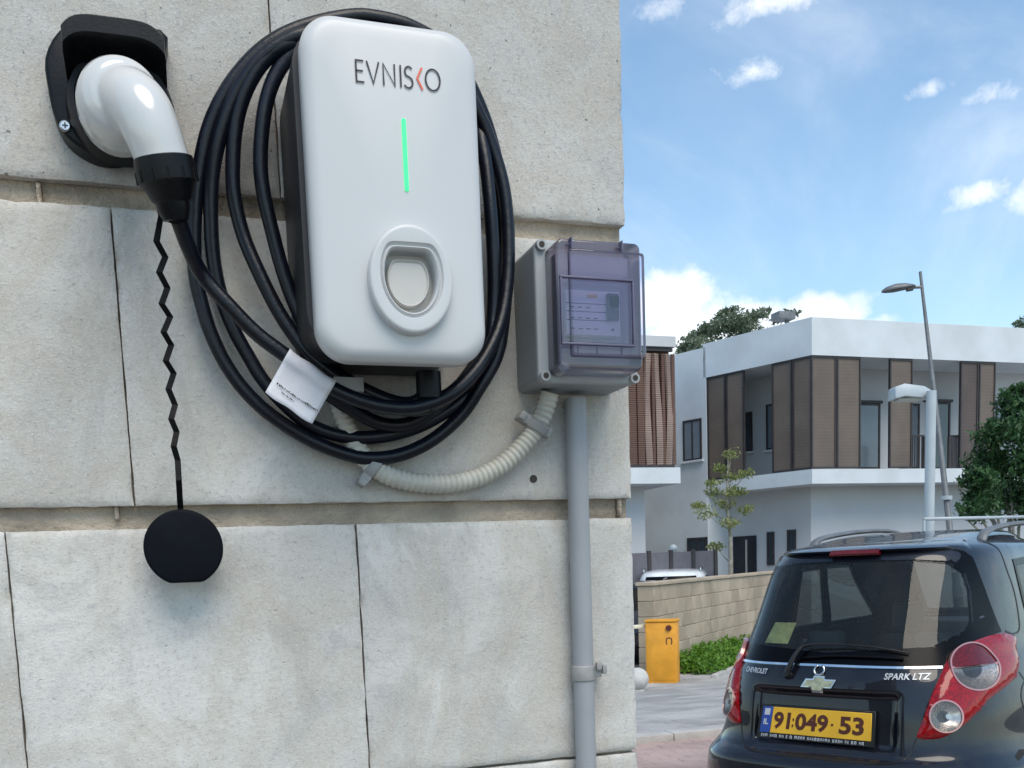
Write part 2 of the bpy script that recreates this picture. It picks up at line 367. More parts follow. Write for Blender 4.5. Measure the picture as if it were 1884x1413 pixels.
def area(P): return .5 * sum(P[i - 1][0] * P[i][1] - P[i][0] * P[i - 1][1] for i in range(len(P)))
def plate(mb, P, yf, yb, bev=0., seg=3):
    """prism in the x-z plane: front at y=yf (towards the camera), back at y=yb, rounded front edge"""
    if area(P) < 0: P = P[::-1]
    R = [[(x, yb, z) for x, z in P]]
    if bev:
        for k in range(seg + 1):
            a = PI / 2 * k / seg; q = inset_poly(P, bev * (1 - math.cos(a))) if k else P
            R.append([(x, yf + bev * (1 - math.sin(a)), z) for x, z in q])
    else: R.append([(x, yf, z) for x, z in P])
    return mb.rings(R)
def px_poly(pts, D): return [tuple(ony(x, y, D)[[0, 2]]) for x, y in pts]
def smooth_poly(P, n=5):
    Q = catmull(list(P) + [P[0]], n)      # open spline through the closed ring
    N = len(P); P = [np.array(p, float) for p in P]; out = []
    for i in range(N):
        p0, p1, p2, p3 = P[i - 1], P[i], P[(i + 1) % N], P[(i + 2) % N]
        for k in range(n):
            t = k / n
            out.append(tuple(.5 * (2 * p1 + (p2 - p0) * t + (2 * p0 - 5 * p1 + 4 * p2 - p3) * t * t + (3 * p1 - p0 - 3 * p2 + p3) * t ** 3)))
    return out
BOLD = [0.]
def text_mesh(s, size=1., sxx=1.):
    cu = bpy.data.curves.new('t', 'FONT'); cu.body = s; cu.size = 1.; cu.align_x = 'CENTER'; cu.align_y = 'CENTER'; cu.resolution_u = 3; cu.offset = BOLD[0]
    o = bpy.data.objects.new('t', cu); COL.objects.link(o); dg = bpy.context.evaluated_depsgraph_get(); dg.update()
    me = bpy.data.meshes.new_from_object(o.evaluated_get(dg))
    V = [(v.co.x * sxx * size, v.co.y * size) for v in me.vertices]; Fc = [tuple(p.vertices) for p in me.polygons]
    COL.objects.unlink(o); bpy.data.objects.remove(o); bpy.data.meshes.remove(me); return V, Fc
def stroke(mb, P, wd, mp, closed=False):
    """ribbon of width wd along 2-d polyline P; mp maps (u, v) -> 3-d"""
    P = [np.array(p, float) for p in P]; N = len(P); L = []; R_ = []
    for i in range(N):
        a = P[i - 1] if (i or closed) else None; b = P[(i + 1) % N] if (i < N - 1 or closed) else None
        d1 = nrm(P[i] - a) if a is not None else None; d2 = nrm(b - P[i]) if b is not None else None
        d = d2 if d1 is None else d1 if d2 is None else nrm(d1 + d2); nn = np.array([-d[1], d[0]])
        k = 1. if d1 is None or d2 is None else 1 / max(.5, float(nn @ np.array([-d1[1], d1[0]])))
        L.append(P[i] + nn * wd * k / 2); R_.append(P[i] - nn * wd * k / 2)
    V = [mp(*p) for p in L + R_]; Fc = [(i, (i + 1) % N, N + (i + 1) % N, N + i) for i in range(N if closed else N - 1)]
    return mb.add(V, Fc)
def fbm(x, y, z, s, o=4): return noise.fractal(Vector((x * s, y * s, z * s)), 1., 2., o)
# ================================================================= SETTING: ground
def sheet(name, x0, x1, y0, y1, mat, dz=0., nx=2, ys=None, kind='structure', clipx=None):
    ys = ys or np.linspace(y0, y1, 30); V = []; Fc = []; xs = np.linspace(x0, x1, nx)
    for y in ys:
        for x in xs: V.append((x, y, gz(y) + dz))
    for j in range(len(ys) - 1):
        for i in range(nx - 1): Fc.append((j * nx + i, j * nx + i + 1, (j + 1) * nx + i + 1, (j + 1) * nx + i))
    o = mesh(name, V, Fc, mat); o['kind'] = kind; return o
ysg = list(np.linspace(-8, 6.6, 6)) + list(np.linspace(6.8, 14, 20)) + [20, 40, 90, 300, 900, 2200]
sheet('ground', -900, 900, 0, 0, 'asphalt', 0., 9, ysg)
def pavers(name, x0, x1, y0, y1, lx, ly, mat, label, dz=.004, joint=.005, rot=False):
    mb = MB(); r = random.Random(3); y = y0; j = 0
    while y < y1:
        x = x0 - (lx / 2 if j % 2 else 0)
        while x < x1:
            a, b = x + joint / 2, x + lx - joint / 2; c, d = y + joint / 2, y + ly - joint / 2; h = dz + .012 + r.uniform(-.0015, .0015); bv = .004
            z0, z1 = gz(c), gz(d)
            V = [(a, c, z0), (b, c, z0), (b, d, z1), (a, d, z1), (a, c, z0 + h - bv), (b, c, z0 + h - bv), (b, d, z1 + h - bv), (a, d, z1 + h - bv),
                 (a + bv, c + bv, z0 + h), (b - bv, c + bv, z0 + h), (b - bv, d - bv, z1 + h), (a + bv, d - bv, z1 + h)]
            mb.add(V, [(0, 1, 5, 4), (1, 2, 6, 5), (2, 3, 7, 6), (3, 0, 4, 7), (4, 5, 9, 8), (5, 6, 10, 9), (6, 7, 11, 10), (7, 4, 8, 11), (8, 9, 10, 11)])
            x += lx
        y += ly; j += 1
    o = mb.build(name, mat); o['kind'] = 'structure'; o['label'] = label; return o
pavers('driveway', 1.9, 11.5, 7.02, 14.9, .30, .15, 'paver_grey', 'grey block paved driveway')
pavers('pavement', .75, 9, 2.2, 6.78, .22, .11, 'paver_red', 'reddish block paved parking bay')
kb = MB()
for i in range(20):
    x = .6 + i * .6; kb.box((x + .3, 6.90, gz(6.9) + .03), (.296, .095, .045))
k_ = bevel(kb.build('kerb_strip', 'kerb'), .008); k_['kind'] = 'structure'
# ================================================================= STONE WALL
D0 = 1.10
wall = thing('stone_wall', (0, D0 + .2, 0), 'pale grey limestone clad wall on the left carrying the wallbox', 'wall')
mb = MB(); mb.bx(-3.2, .5285, D0 + .014, D0 + .36, 0, 3.4); mb.build('mortar_bed', 'mortar', wall)
def stone(x0, x1, z0, z1, res, seed, tone=1., spots=.5, detail=True, corner=False):
    nx = max(2, int((x1 - x0) / res)); nz = max(2, int((z1 - z0) / res))
    # extra rows near the edges
    def axis(a, b, n):
        e = [0, .0012, .003, .006, .010]; L = b - a
        return [a + q for q in e] + [a + .010 + (L - .02) * k / n for k in range(1, n)] + [b - q for q in e[::-1]]
    xs = axis(x0, x1, nx); zs = axis(z0, z1, nz); V = []; Fc = []
    for z in zs:
        for x in xs:
            jx = .0007 * fbm(x0, z, seed, 30) + .0004 * fbm(x1, z, seed, 160); jz = .0007 * fbm(x, z0 * 3, seed, 30) + .0005 * fbm(x, z0 * 3, seed, 160)
            ex = min(x - x0, x1 - x); ez = min(z - z0, z1 - z); e = min(ex, ez)
            edge = 0
            if e < .01: edge = .0024 * (1 - e / .01) ** 2.4 * (1 + .8 * fbm(x, z, seed + 9, 60))
            chip = max(0, fbm(x, z, seed + 4, 45) - .35) * .012 * max(0, 1 - e / .010)
            yy = D0 + edge + chip + .0006 * fbm(x, z, seed, 18) + .0002 * fbm(x, z, seed, 80)
            fx = max(0, 1 - ex / .02); fz = max(0, 1 - ez / .02)
            V.append((x + jx * fx, yy, z + jz * fz))
    n = len(xs)
    for j in range(len(zs) - 1):
        for i in range(n - 1): Fc.append((j * n + i, j * n + i + 1, (j + 1) * n + i + 1, (j + 1) * n + i))
    # skirt to the back
    ring = [i for i in range(n)] + [j * n + n - 1 for j in range(1, len(zs))] + [(len(zs) - 1) * n + i for i in range(n - 2, -1, -1)] + [j * n for j in range(len(zs) - 2, 0, -1)]
    k = len(V)
    for i in ring: V.append((V[i][0], D0 + (.37 if corner else .013), V[i][2]))
    m_ = len(ring)
    for a in range(m_): b = (a + 1) % m_; Fc.append((ring[a], ring[b], k + b, k + a))
    o = mesh('stone', V, Fc, stone_mat('stone_%d' % seed, seed, tone, spots=spots), wall, smooth=True); o.data.set_sharp_from_angle(angle=math.radians(50)); return o
g_ = .0009
rows = [(1.4765, 1.0, 0)]
det = .012
sd_ = 1
# (z0, z1, joints, spots)
courses = [(1.817, 2.115, [-.62, -.22, .131, .531], .70, .93), (1.4985, 1.794, [-.70, -.34, -.038, .531], .12, 1.),
           (1.1865, 1.4745, [-.52, -.162, .1915, .531], .10, 1.05), (.888, 1.1825, [-.66, -.31, .04, .531], .3, 1.)]
for z0, z1, js, sp, tn in courses:
    for a, b in zip(js[:-1], js[1:]):
        vis = b > -.25
        stone(a + g_, b - g_, z0, z1, .010 if vis else .04, sd_, tn * random.uniform(.97, 1.03), sp, corner=(b > .5)); sd_ += 1
for z0, z1 in [(2.135, 2.43), (2.45, 2.75), (2.77, 3.07), (3.09, 3.4), (.59, .868), (.295, .57), (0.02, .275)]:
    off = random.uniform(-.1, .1)
    for k in range(4):
        a = .531 - .37 * (k + 1) - (off if k < 3 else 0); b = .531 - .37 * k - (off if k else 0)
        stone(a + g_, b - g_, z0, z1, .09, sd_ % 12 + 1, 1., .3, corner=(k == 0)); sd_ += 1
mb = MB(); p = ony(981, 881, D0)
mb.rings([[(p[0] + r * math.cos(a), y, p[2] + r * math.sin(a)) for a in np.linspace(0, 2 * PI, 17)[:-1]] for y, r in ((D0 - .0012, .0046), (D0 - .0004, .0038))])
mb.build('drill_hole', 'hole', wall)
for (px_, py_) in ((70, 355), (213, 935), (1145, 931)):       # mortar smears that bridge the recessed joints
    p = ony(px_, py_, D0); mb = MB(); R = []
    for k in range(6):
        z = p[2] - .012 + .024 * k / 5; wv = .003 + .001 * fbm(k, px_, 0, 1.3)
        R.append([(p[0] - wv + .001 * fbm(k, 1, px_, .7), D0 + .0145, z), (p[0] - wv * .6, D0 + .006, z), (p[0] + wv * .6, D0 + .006, z), (p[0] + wv, D0 + .0145, z)])
    mb.rings(R).build('mortar_smear', 'mortar', wall, smooth=True)
# ================================================================= WALLBOX
cx0, cx1, cz0, cz1 = .1385, .3050, 1.6200, 1.9262
yF = .955 - .012
wb = thing('wallbox', (.22, D0, 1.6), 'white wall mounted car charger with green light bar and black sides', 'charger')
mb = MB(); R = []
for k, (ins, y) in enumerate([(.004, D0 - .002), (.0015, D0 - .01), (.0008, 1.0), (.0008, yF + .026)]):
    R.append([(x, y, z) for x, z in rrect(cx0 + ins * .3 - .0055, cx1 - ins - .002, cz0 + ins + .013, cz1 - ins - .004, .034)])
mb.rings(R).build('housing', 'black_housing', wb, smooth=True, autos=40)
mb = MB(); R = []
base = rrect(cx0, cx1, cz0, cz1, .032, 12)
prof = [(.003, .030), (.0006, .0285), (0, .0265), (0, .016)] + [(.013 * (1 - math.cos(a)), .013 * (1 - math.sin(a)) + .002) for a in np.linspace(.15, PI / 2, 8)] + [(.02, .0008)]
def scaled(pts, ins):
    mx, mz = (cx0 + cx1) / 2, (cz0 + cz1) / 2; hx, hz = (cx1 - cx0) / 2, (cz1 - cz0) / 2
    return [(mx + (x - mx) * (hx - ins) / hx, mz + (z - mz) * (hz - ins) / hz) for x, z in pts]
for ins, dy in prof: R.append([(x, yF + dy, z) for x, z in scaled(base, ins)])
for k_, dy in ((1.0, .0006), (1.0, .004)):
    q_ = []
    for x, z in scaled(base, .02):
        an_ = math.atan2((z - 1.6925) / .048, (x - .2277) / .0385); q_.append((.2277 + .0385 * math.cos(an_), yF + dy, 1.6925 + .048 * math.sin(an_)))
    R.append(q_)
mb.rings(R, True, False).build('front_cover', 'white_plastic', wb, smooth=True, autos=50)
# lettering on the cover (strokes)
def arc(cx, cy, rx, ry, a0, a1, n=20): return [(cx + rx * math.cos(math.radians(a0 + (a1 - a0) * k / n)), cy + ry * math.sin(math.radians(a0 + (a1 - a0) * k / n))) for k in range(n + 1)]
lx0, lx1, lz0, lz1 = .1861, .2668, 1.8660, 1.8855
def mpl(u, v): return (lx0 + u * (lx1 - lx0), yF - .0003, lz0 + v * (lz1 - lz0))
asp = (lz1 - lz0) / (lx1 - lx0)
def lst(mb, P, wd=.0195, closed=False):
    Q = [(u, v * asp) for u, v in P]
    return stroke(mb, Q, wd, lambda a, b: mpl(a, b / asp), closed)
mb = MB()
lst(mb, [(.10, .97), (.012, .97), (.012, .03), (.10, .03)]); lst(mb, [(.012, .52), (.09, .52)])
lst(mb, [(.135, 1.), (.205, .03), (.275, 1.)]); lst(mb, [(.325, 0), (.325, .97), (.455, .03), (.455, 1.)])
lst(mb, [(.525, 0), (.525, 1.)])
lst(mb, arc(.622, .74, .045, .23, 35, 250, 12)[:-1] + arc(.612, .26, .052, .25, 70, -150, 12))
lst(mb, arc(.905, .5, .085, .48, 0, 360, 28)[:-1], closed=True)
mb.build('logo_lettering', 'ink', wb)
mb = MB(); lst(mb, [(.78, 1.), (.72, .5), (.78, .0)], .022); mb.build('logo_arrow', 'ink_red', wb)
mb = MB(); plate(mb, rrect(.2274, .2313, 1.7745, 1.8390, .0018, 5), yF - .0006, yF + .002, .0004); mb.build('light_bar', 'led', wb)
# socket flange: outer ellipse, D-shaped opening, inner plug
sx_, sz_ = .2277, 1.6925
def ell_(rx, rz, n=64): return [(sx_ + rx * math.cos(2 * PI * k / n), sz_ + rz * math.sin(2 * PI * k / n)) for k in range(n)]
def dee(rx, rz, cxo=0, czo=0, cut=.72, n=64):
    out = []
    for k in range(n):
        a = 2 * PI * k / n; x, z = math.cos(a), math.sin(a)
        z = -math.log(math.exp(-16 * z) + math.exp(-16 * cut)) / 16
        out.append((sx_ + cxo + rx * x, sz_ + czo + rz * (z + .1)))
    return out
mb = MB(); yr = yF
RR = []
for P, y in [(ell_(.0405, .0500), yr + .001), (ell_(.0400, .0492), yr - .009), (ell_(.0390, .0480), yr - .0105), (ell_(.0370, .0456), yr - .0108),
             (dee(.0305, .0400, .0005, .0005), yr - .0100), (dee(.0300, .0392, .0005, .0005), yr - .0075), (dee(.0285, .0374, 0, 0), yr - .0068), (dee(.0278, .0362), yr - .0085), (dee(.0268, .0352), yr - .0095), (dee(.0256, .034), yr - .0085), (dee(.0250, .0332), yr + .002), (dee(.0243, .0322), yr + .0115)]:
    RR.append([(x, y, z) for x, z in P])
mb.rings(RR, False, False).build('socket_flange', 'white_plastic', wb, smooth=True, autos=60)
mb = MB(); RR = []
for P, y in [(dee(.0205, .0250, -.001, -.0005), yr + .0105), (dee(.0203, .0248, -.001, -.0005), yr - .0002), (dee(.0197, .0241, -.001, -.0005), yr - .0010), (dee(.0188, .0232, -.001, -.0005), yr - .0004), (dee(.0182, .0226, -.001, -.0005), yr + .0012)]:
    RR.append([(x, y, z) for x, z in P])
mb.rings(RR, False, True).build('socket_cap', 'cream_plastic', wb, smooth=True, autos=50)
mb = MB(); plate(mb, dee(.0262, .0345), yr + .0100, yr + .0118); mb.build('socket_recess', 'cream_plastic', wb)
mb = MB(); p = ony(787, 672, 1.02)
mb.cyl((p[0], 1.02, 1.625), (p[0], 1.02, 1.598), .0135, n=12); mb.cyl((p[0], 1.02, 1.602), (p[0] + .001, 1.02, 1.585), .0105, .009, n=16); mb.build('cable_gland', 'black_satin', wb, smooth=True, autos=40)
mb = MB(); mb.bx(.165, .195, 1.03, D0 - .005, 1.606, 1.62); mb.build('mounting_bracket', 'clip', wb)
# ================================================================= CHARGING CABLE
cab = thing('charging_cable', (.1, D0 - .03, 1.9), 'thick black charging cable hung in loops over the wallbox, white plug at its end', 'cable')
def W3(pts): return [ony(x, y, D0 - d) for x, y, d in pts]
RC = .0074
lead = [(321, 384, .124), (347, 455, .098), (374, 508, .078), (425, 566, .078), (475, 616, .078), (530, 657, .078), (570, 688, .078), (612, 715, .08), (663, 737, .082), (714, 749, .084), (770, 748, .085),
        (833, 722, .082), (883, 671, .074), (917, 605, .064), (932, 530, .056), (935, 440, .05), (927, 350, .046), (905, 270, .044), (872, 195, .05), (820, 120, .055), (740, 72, .06), (650, 66, .06), (585, 72, .06), (535, 100, .056),
        (500, 155, .052), (483, 230, .05), (481, 330, .048), (506, 447, .046), (530, 528, .046), (557, 593, .046), (580, 640, .046), (618, 685, .05), (680, 722, .056), (735, 742, .064), (768, 738, .072), (785, 715, .079), (787, 690, .08)]
outer = [(926, 590, .042), (914, 655, .046), (883, 712, .044), (849, 763, .036), (799, 807, .030), (748, 833, .026), (697, 843, .024), (646, 838, .022), (578, 813, .020), (510, 772, .018), (459, 728, .018), (418, 674, .018), (388, 613, .018), (370, 555, .018),
         (360, 508, .02), (357, 455, .022), (358, 400, .024), (364, 330, .028), (383, 240, .034), (415, 170, .04), (460, 112, .044), (510, 72, .048), (570, 47, .05), (640, 32, .05), (690, 33, .05), (760, 52, .048), (830, 100, .042), (880, 190, .036), (912, 290, .032), (928, 400, .03), (932, 500, .034), (926, 590, .042), (914, 655, .046), (883, 712, .044)]
second = [(910, 560, .022), (905, 640, .028), (880, 702, .032), (843, 741, .034), (799, 770, .032), (755, 790, .028), (700, 803, .024), (640, 804, .020), (578, 786, .018), (530, 750, .018), (486, 702, .018), (458, 657, .018), (432, 610, .018), (410, 555, .018), (396, 498, .020),
          (389, 430, .024), (389, 340, .030), (402, 260, .038), (430, 180, .046), (470, 118, .054), (520, 80, .060), (570, 62, .064), (650, 55, .064), (740, 66, .062), (820, 108, .052), (872, 190, .042), (895, 270, .034), (908, 360, .024), (911, 460, .02), (910, 560, .022), (905, 640, .028), (880, 702, .032)]
third = [(908, 560, .052), (902, 622, .055), (880, 670, .06), (840, 715, .064), (790, 748, .064), (745, 753, .06), (690, 736, .056), (640, 708, .054), (578, 661, .05), (544, 621, .046), (510, 569, .042), (476, 501, .038), (450, 440, .034), (434, 380, .034), (428, 320, .036), (434, 230, .042), (455, 160, .05), (492, 105, .056),
         (540, 78, .060), (600, 62, .05), (700, 62, .05), (800, 105, .04), (865, 190, .034), (890, 280, .048), (902, 380, .056), (908, 480, .056), (908, 560, .052), (902, 622, .055), (880, 670, .06)]
belly = [(545, 655, .044), (566, 690, .042), (603, 724, .04), (650, 755, .036), (700, 779, .036), (750, 780, .040), (800, 752, .046), (850, 705, .05), (886, 650, .048), (905, 590, .044), (912, 520, .04)]
def closed_tube(mb, P, r, n):
    Q = [np.array(q) for q in W3(P)]; N = len(Q); out = []
    for i in range(N):
        p0, p1, p2, p3 = Q[i - 1], Q[i], Q[(i + 1) % N], Q[(i + 2) % N]
        for k in range(8):
            t = k / 8; out.append(.5 * (2 * p1 + (p2 - p0) * t + (2 * p0 - 5 * p1 + 4 * p2 - p3) * t * t + (3 * p1 - p0 - 3 * p2 + p3) * t ** 3))
    M_ = len(out); k0 = len(mb.V); u = None; rs = []
    for i in range(M_):
        T = nrm(out[(i + 1) % M_] - out[i - 1]); u = np.cross(T, (0, 1, 0)); u = nrm(u); v = np.cross(T, u)
        rs.append([out[i] + (u * math.cos(2 * PI * k / n) + v * math.sin(2 * PI * k / n)) * r for k in range(n)])
    V = [q for r_ in rs for q in r_]; Fc = [(i * n + j, i * n + (j + 1) % n, ((i + 1) % M_) * n + (j + 1) % n, ((i + 1) % M_) * n + j) for i in range(M_) for j in range(n)]
    mb.add(V, Fc)
mb = MB()
for P in (lead, belly): tube(mb, catmull(W3(P), 8), RC, 18)
for P in (outer[:-3], second[:-3], third[:-3]): closed_tube(mb, P, RC, 18)
mb.build('cable_loops', 'cable_rubber', cab, smooth=True)
# plug (blended by voxel remesh)
hc = ony(214, 191, 1.0); h1 = ony(222, 180, .985)
mb = MB()
hd = []
for k, (dy, r) in enumerate([(.04, .031), (.03, .0345), (.012, .0368), (-.004, .0370), (-.014, .0355), (-.0215, .032), (-.0265, .0255), (-.029, .014)]):
    hd.append([(hc[0] + r * math.cos(a) + .001 * k, 1.0 + dy, hc[2] + r * 1.0 * math.sin(a)) for a in np.linspace(0, 2 * PI, 41)[:-1]])
mb.rings(hd)
P_ = [ony(220, 188, 1.005), ony(240, 186, .982), ony(262, 206, .967), ony(281, 246, .963), ony(299, 296, .965), ony(306, 320, .967)]
hp = catmull(P_, 8)
tube(mb, hp, lambda t: .0290 - .0058 * min(1, t * 1.35) + .0006 * t, 32)
handle = mb.build('plug_handle', 'white_gloss', cab, smooth=True)
rm = handle.modifiers.new('r', 'REMESH'); rm.mode = 'VOXEL'; rm.voxel_size = .0013; rm.use_smooth_shade = True
sm = handle.modifiers.new('s', 'SMOOTH'); sm.factor = .5; sm.iterations = 14
a = ony(300, 292, .965); b = ony(317, 372, .972); dd = nrm(b - a)
mb = MB(); tube(mb, [a - dd * .001, a, a + dd * .004, a + dd * .019, a + dd * .0205, a + dd * .034, a + dd * .036, a + dd * .043, a + dd * .050], lambda t: [.0236, .0256, .0262, .0262, .0238, .0175, .0150, .0140, .0112][min(8, int(round(t * 8)))], 32)
mb.build('plug_collar', 'black_satin', cab, smooth=True, autos=35)
mb = MB(); tube(mb, catmull([b - dd * .004, (b + ony(323, 392, .980)) / 2, ony(325, 397, .983)], 4), .0105, 20); mb.build('strain_relief', 'black_rubber', cab, smooth=True, autos=40)
mb = MB()
for k in range(5): q = a + dd * (.0275 + .0) ; break
for ang in np.linspace(0, 2 * PI, 13)[:-1]:
    u_ = nrm(np.cross(dd, (0, 1, 0))); v_ = np.cross(dd, u_); o_ = (u_ * math.cos(ang) + v_ * math.sin(ang))
    tube(mb, [a + dd * .010 + o_ * .0262, a + dd * .020 + o_ * .0264], .0009, 5)
mb.build('collar_rib', 'black_satin', cab)
# dangling strap + dust cap
zz = [(294, 388), (296, 397), (288, 444), (304, 473), (293, 501), (308, 530), (297.5, 559), (313, 583), (301, 611), (315, 635), (305, 664), (319.5, 687), (310, 716), (322, 745), (315, 771), (325, 795), (319.5, 821), (327, 847), (329, 884), (332, 936), (333, 960)]
mb = MB(); pts = [ony(x, y, (.985 + .07 * min(1, i / 12)) - .014 * min(1, i / 12) + (.018 if i > 18 else 0) + (.006 if i % 2 else 0)) for i, (x, y) in enumerate(zz)]
V = []
for i, q in enumerate(pts):
    wd = .0029 if i > 1 else .0024
    V += [q + np.array([-wd, -.0012, 0]), q + np.array([wd, -.0012, 0]), q + np.array([wd, .0012, 0]), q + np.array([-wd, .0012, 0])]
R = [V[i * 4:i * 4 + 4] for i in range(len(pts))]
mb.rings(R).build('cap_strap', 'strap', cab)
cc = ony(338, 1008, 1.06); mb = MB(); rr = .0385
P = [(cc[0] + rr * math.cos(t), cc[2] + rr * max(math.sin(t), -.915)) for t in np.linspace(0, 2 * PI, 73)[:-1]]
P = [(x, z) for x, z in P]
plate(mb, P, 1.052, 1.072, .003); mb.build('dust_cap', 'black_rubber', cab, smooth=True, autos=40)
# paper tag folded over the lead
mb = MB(); A = [ony(528, 654, D0 - .078), ony(611, 706, D0 - .080)]; al = nrm(A[1] - A[0]); perp = nrm(np.cross(al, (0, -1, 0))); perp = perp if perp[2] < 0 else -perp
L_ = np.linalg.norm(A[1] - A[0]); rr = RC + .0007; rows_ = []
c0 = (ony(528, 657, D0 - .078)); c0 = c0
prof_ = [(rr * math.sin(-a_), -rr * math.cos(a_)) for a_ in np.linspace(math.radians(150), math.radians(-60), 12)]      # (down, out) round the cable
prof_ += [(rr + .004, -rr * .30), (rr + .012, -.0015), (rr + .020, -.0012), (rr + .030, -.002), (rr + .0345, -.003)]
cline = catmull([ony(526, 655, D0 - .078), ony(568, 686, D0 - .079), ony(611, 714, D0 - .080)], 6)
for i, q in enumerate(cline):
    rows_.append([q + perp * dn_ + np.array([0, 1, 0]) * ot * (1 + .0) + perp * .0008 * math.sin(i * .8) for dn_, ot in prof_])
V = [v for r_ in rows_ for v in r_]; n_ = len(prof_); Fc = [(i * n_ + j, i * n_ + j + 1, (i + 1) * n_ + j + 1, (i + 1) * n_ + j) for i in range(len(rows_) - 1) for j in range(n_ - 1)]
tg = mesh('paper_tag', V, Fc, 'paper', cab, smooth=True)
so_ = tg.modifiers.new('s', 'SOLIDIFY'); so_.thickness = .0004
mb = MB(); rt = random.Random(5); 
def tagp(u, v):  # u along 0..1, v down metres
    i = min(len(cline) - 1.001, u * (len(cline) - 1)); k = int(i); q = cline[k] * (1 - i + k) + cline[k + 1] * (i - k)
    return q + perp * (v + .0008) + np.array([0, -.0038, 0])
for v0, u0, u1, hh in ((.0285, .10, .97, .0022), (.0328, .25, .52, .0016)):
    u = u0
    while u < u1:
        wd = rt.uniform(.010, .035); h2 = hh * rt.uniform(.5, 1.1)
        mb.add([tagp(u, v0 - h2), tagp(min(u + wd, u1), v0 - h2 * rt.uniform(.5, 1)), tagp(min(u + wd, u1), v0), tagp(u, v0)], [(0, 1, 2, 3)]); u += wd + rt.choice((.008, .008, .02))
mb.build('tag_print', 'ink', tg)
# ================================================================= PLUG HOLSTER
hol = thing('plug_holster', (-.03, D0, 1.88), 'black plastic wall holster with hood, left of the wallbox, holding the white plug', 'holder')
P = px_poly([(84, 112), (108, 64), (150, 48), (296, 60), (303, 110), (296, 170), (290, 230), (262, 280), (235, 290), (200, 294), (160, 283), (122, 255), (100, 215), (90, 170)], 1.078)
mb = MB(); plate(mb, smooth_poly(P, 3), 1.070, D0 - .001, .004); mb.build('base_plate', 'black_satin', hol, smooth=True, autos=40)
mb = MB(); hcx, hcz = ony(222, 190, 1.05)[[0, 2]]
RR = [[(hcx + r * math.cos(a_), y, hcz + r * math.sin(a_)) for a_ in np.linspace(0, 2 * PI, 49)[:-1]] for y, r in ((1.071, .050), (1.050, .047), (1.046, .0455), (1.046, .0405), (1.050, .0395), (1.066, .038))]
mb.rings(RR, False, True).build('socket_ring', 'black_satin', hol, smooth=True, autos=40)
# hood: curved visor sticking out above the plug
mb = MB(); hx0, hx1 = ony(112, 60, 1.02)[0], ony(304, 90, 1.02)[0]; zt = ony(200, 30, 1.02)[2]
def hoodp(x, y, lift): 
    u = (x - (hx0 + hx1) / 2) / ((hx1 - hx0) / 2)
    return (x, y, zt - .0135 * abs(u) ** 5 - .0 + lift)
n_ = 24; RR = []
for y, l1, l0, sh in ((D0 - .002, .0, -.040, 1.0), (1.06, .002, -.036, 1.0), (1.03, .001, -.0215, 1.), (1.018, -.001, -.021, .995), (1.012, -.0045, -.0185, .98)):
    xs = [((hx0 + hx1) / 2) + (hx1 - hx0) / 2 * sh * math.sin(-PI / 2 + PI * k / n_) for k in range(n_ + 1)]
    RR.append([hoodp(x, y, l1) for x in xs] + [hoodp(x, y, l0 + .010 * abs((x - (hx0 + hx1) / 2) / ((hx1 - hx0) / 2)) ** 4 if False else l0) for x in xs[::-1]])
mb.rings(RR).build('hood', 'black_satin', hol, smooth=True, autos=50)
p = ony(120, 232, 1.069); mb = MB()
mb.rings([[(p[0] + r * math.cos(a_), y, p[2] + r * math.sin(a_)) for a_ in np.linspace(0, 2 * PI, 25)[:-1]] for y, r in ((1.0700, .0052), (1.0682, .0052), (1.0672, .0040))])
sc = mb.build('screw', 'steel', hol, smooth=True, autos=40)
mb = MB(); mb.bx(p[0] - .0026, p[0] + .0026, 1.0669, 1.0674, p[2] - .0006, p[2] + .0006); mb.bx(p[0] - .0006, p[0] + .0006, 1.0668, 1.0675, p[2] - .0026, p[2] + .0026); mb.build('cross_slot', 'ink', sc)
# ================================================================= BREAKER BOX
bb = thing('breaker_box', (.45, D0, 1.61), 'grey breaker box with smoky clear cover at the corner of the stone wall', 'electrical box')
def rp(x0, x1, z0, z1, r, yf, yb, bev, name, mat, parent=bb): 
    mb = MB(); plate(mb, rrect(x0, x1, z0, z1, r, 5), yf, yb, bev); return mb.build(name, mat, parent, smooth=True, autos=40)
rp(.3875, .5055, 1.6195, 1.7685, .008, 1.036, D0 - .001, .001, 'enclosure', 'grey_box')
rp(.3865, .5065, 1.6190, 1.7690, .009, 1.027, 1.0345, .003, 'lid_rim', 'grey_box_light')
def shell(x0, x1, z0, z1, r, yf, yb, bev, name, mat):
    mb = MB(); P = rrect(x0, x1, z0, z1, r, 5); R = [[(x, yb, z) for x, z in P]]
    for k in range(4):
        a_ = PI / 2 * k / 3; q = inset_poly(P, bev * (1 - math.cos(a_))) if k else P; R.append([(x, yf + bev * (1 - math.sin(a_)), z) for x, z in q])
    mb.rings(R, False, True); return mb.build(name, mat, bb, smooth=True, autos=40)
bx0, bx1, bz0, bz1 = .3985, .4950, 1.6265, 1.7600
shell(bx0, bx1, bz0, bz1, .007, .992, 1.027, .003, 'clear_lid', 'clear_cover')
shell(bx0 + .012, bx1 + .001, 1.640, 1.748, .004, .984, .992, .002, 'raised_panel', 'clear_cover')
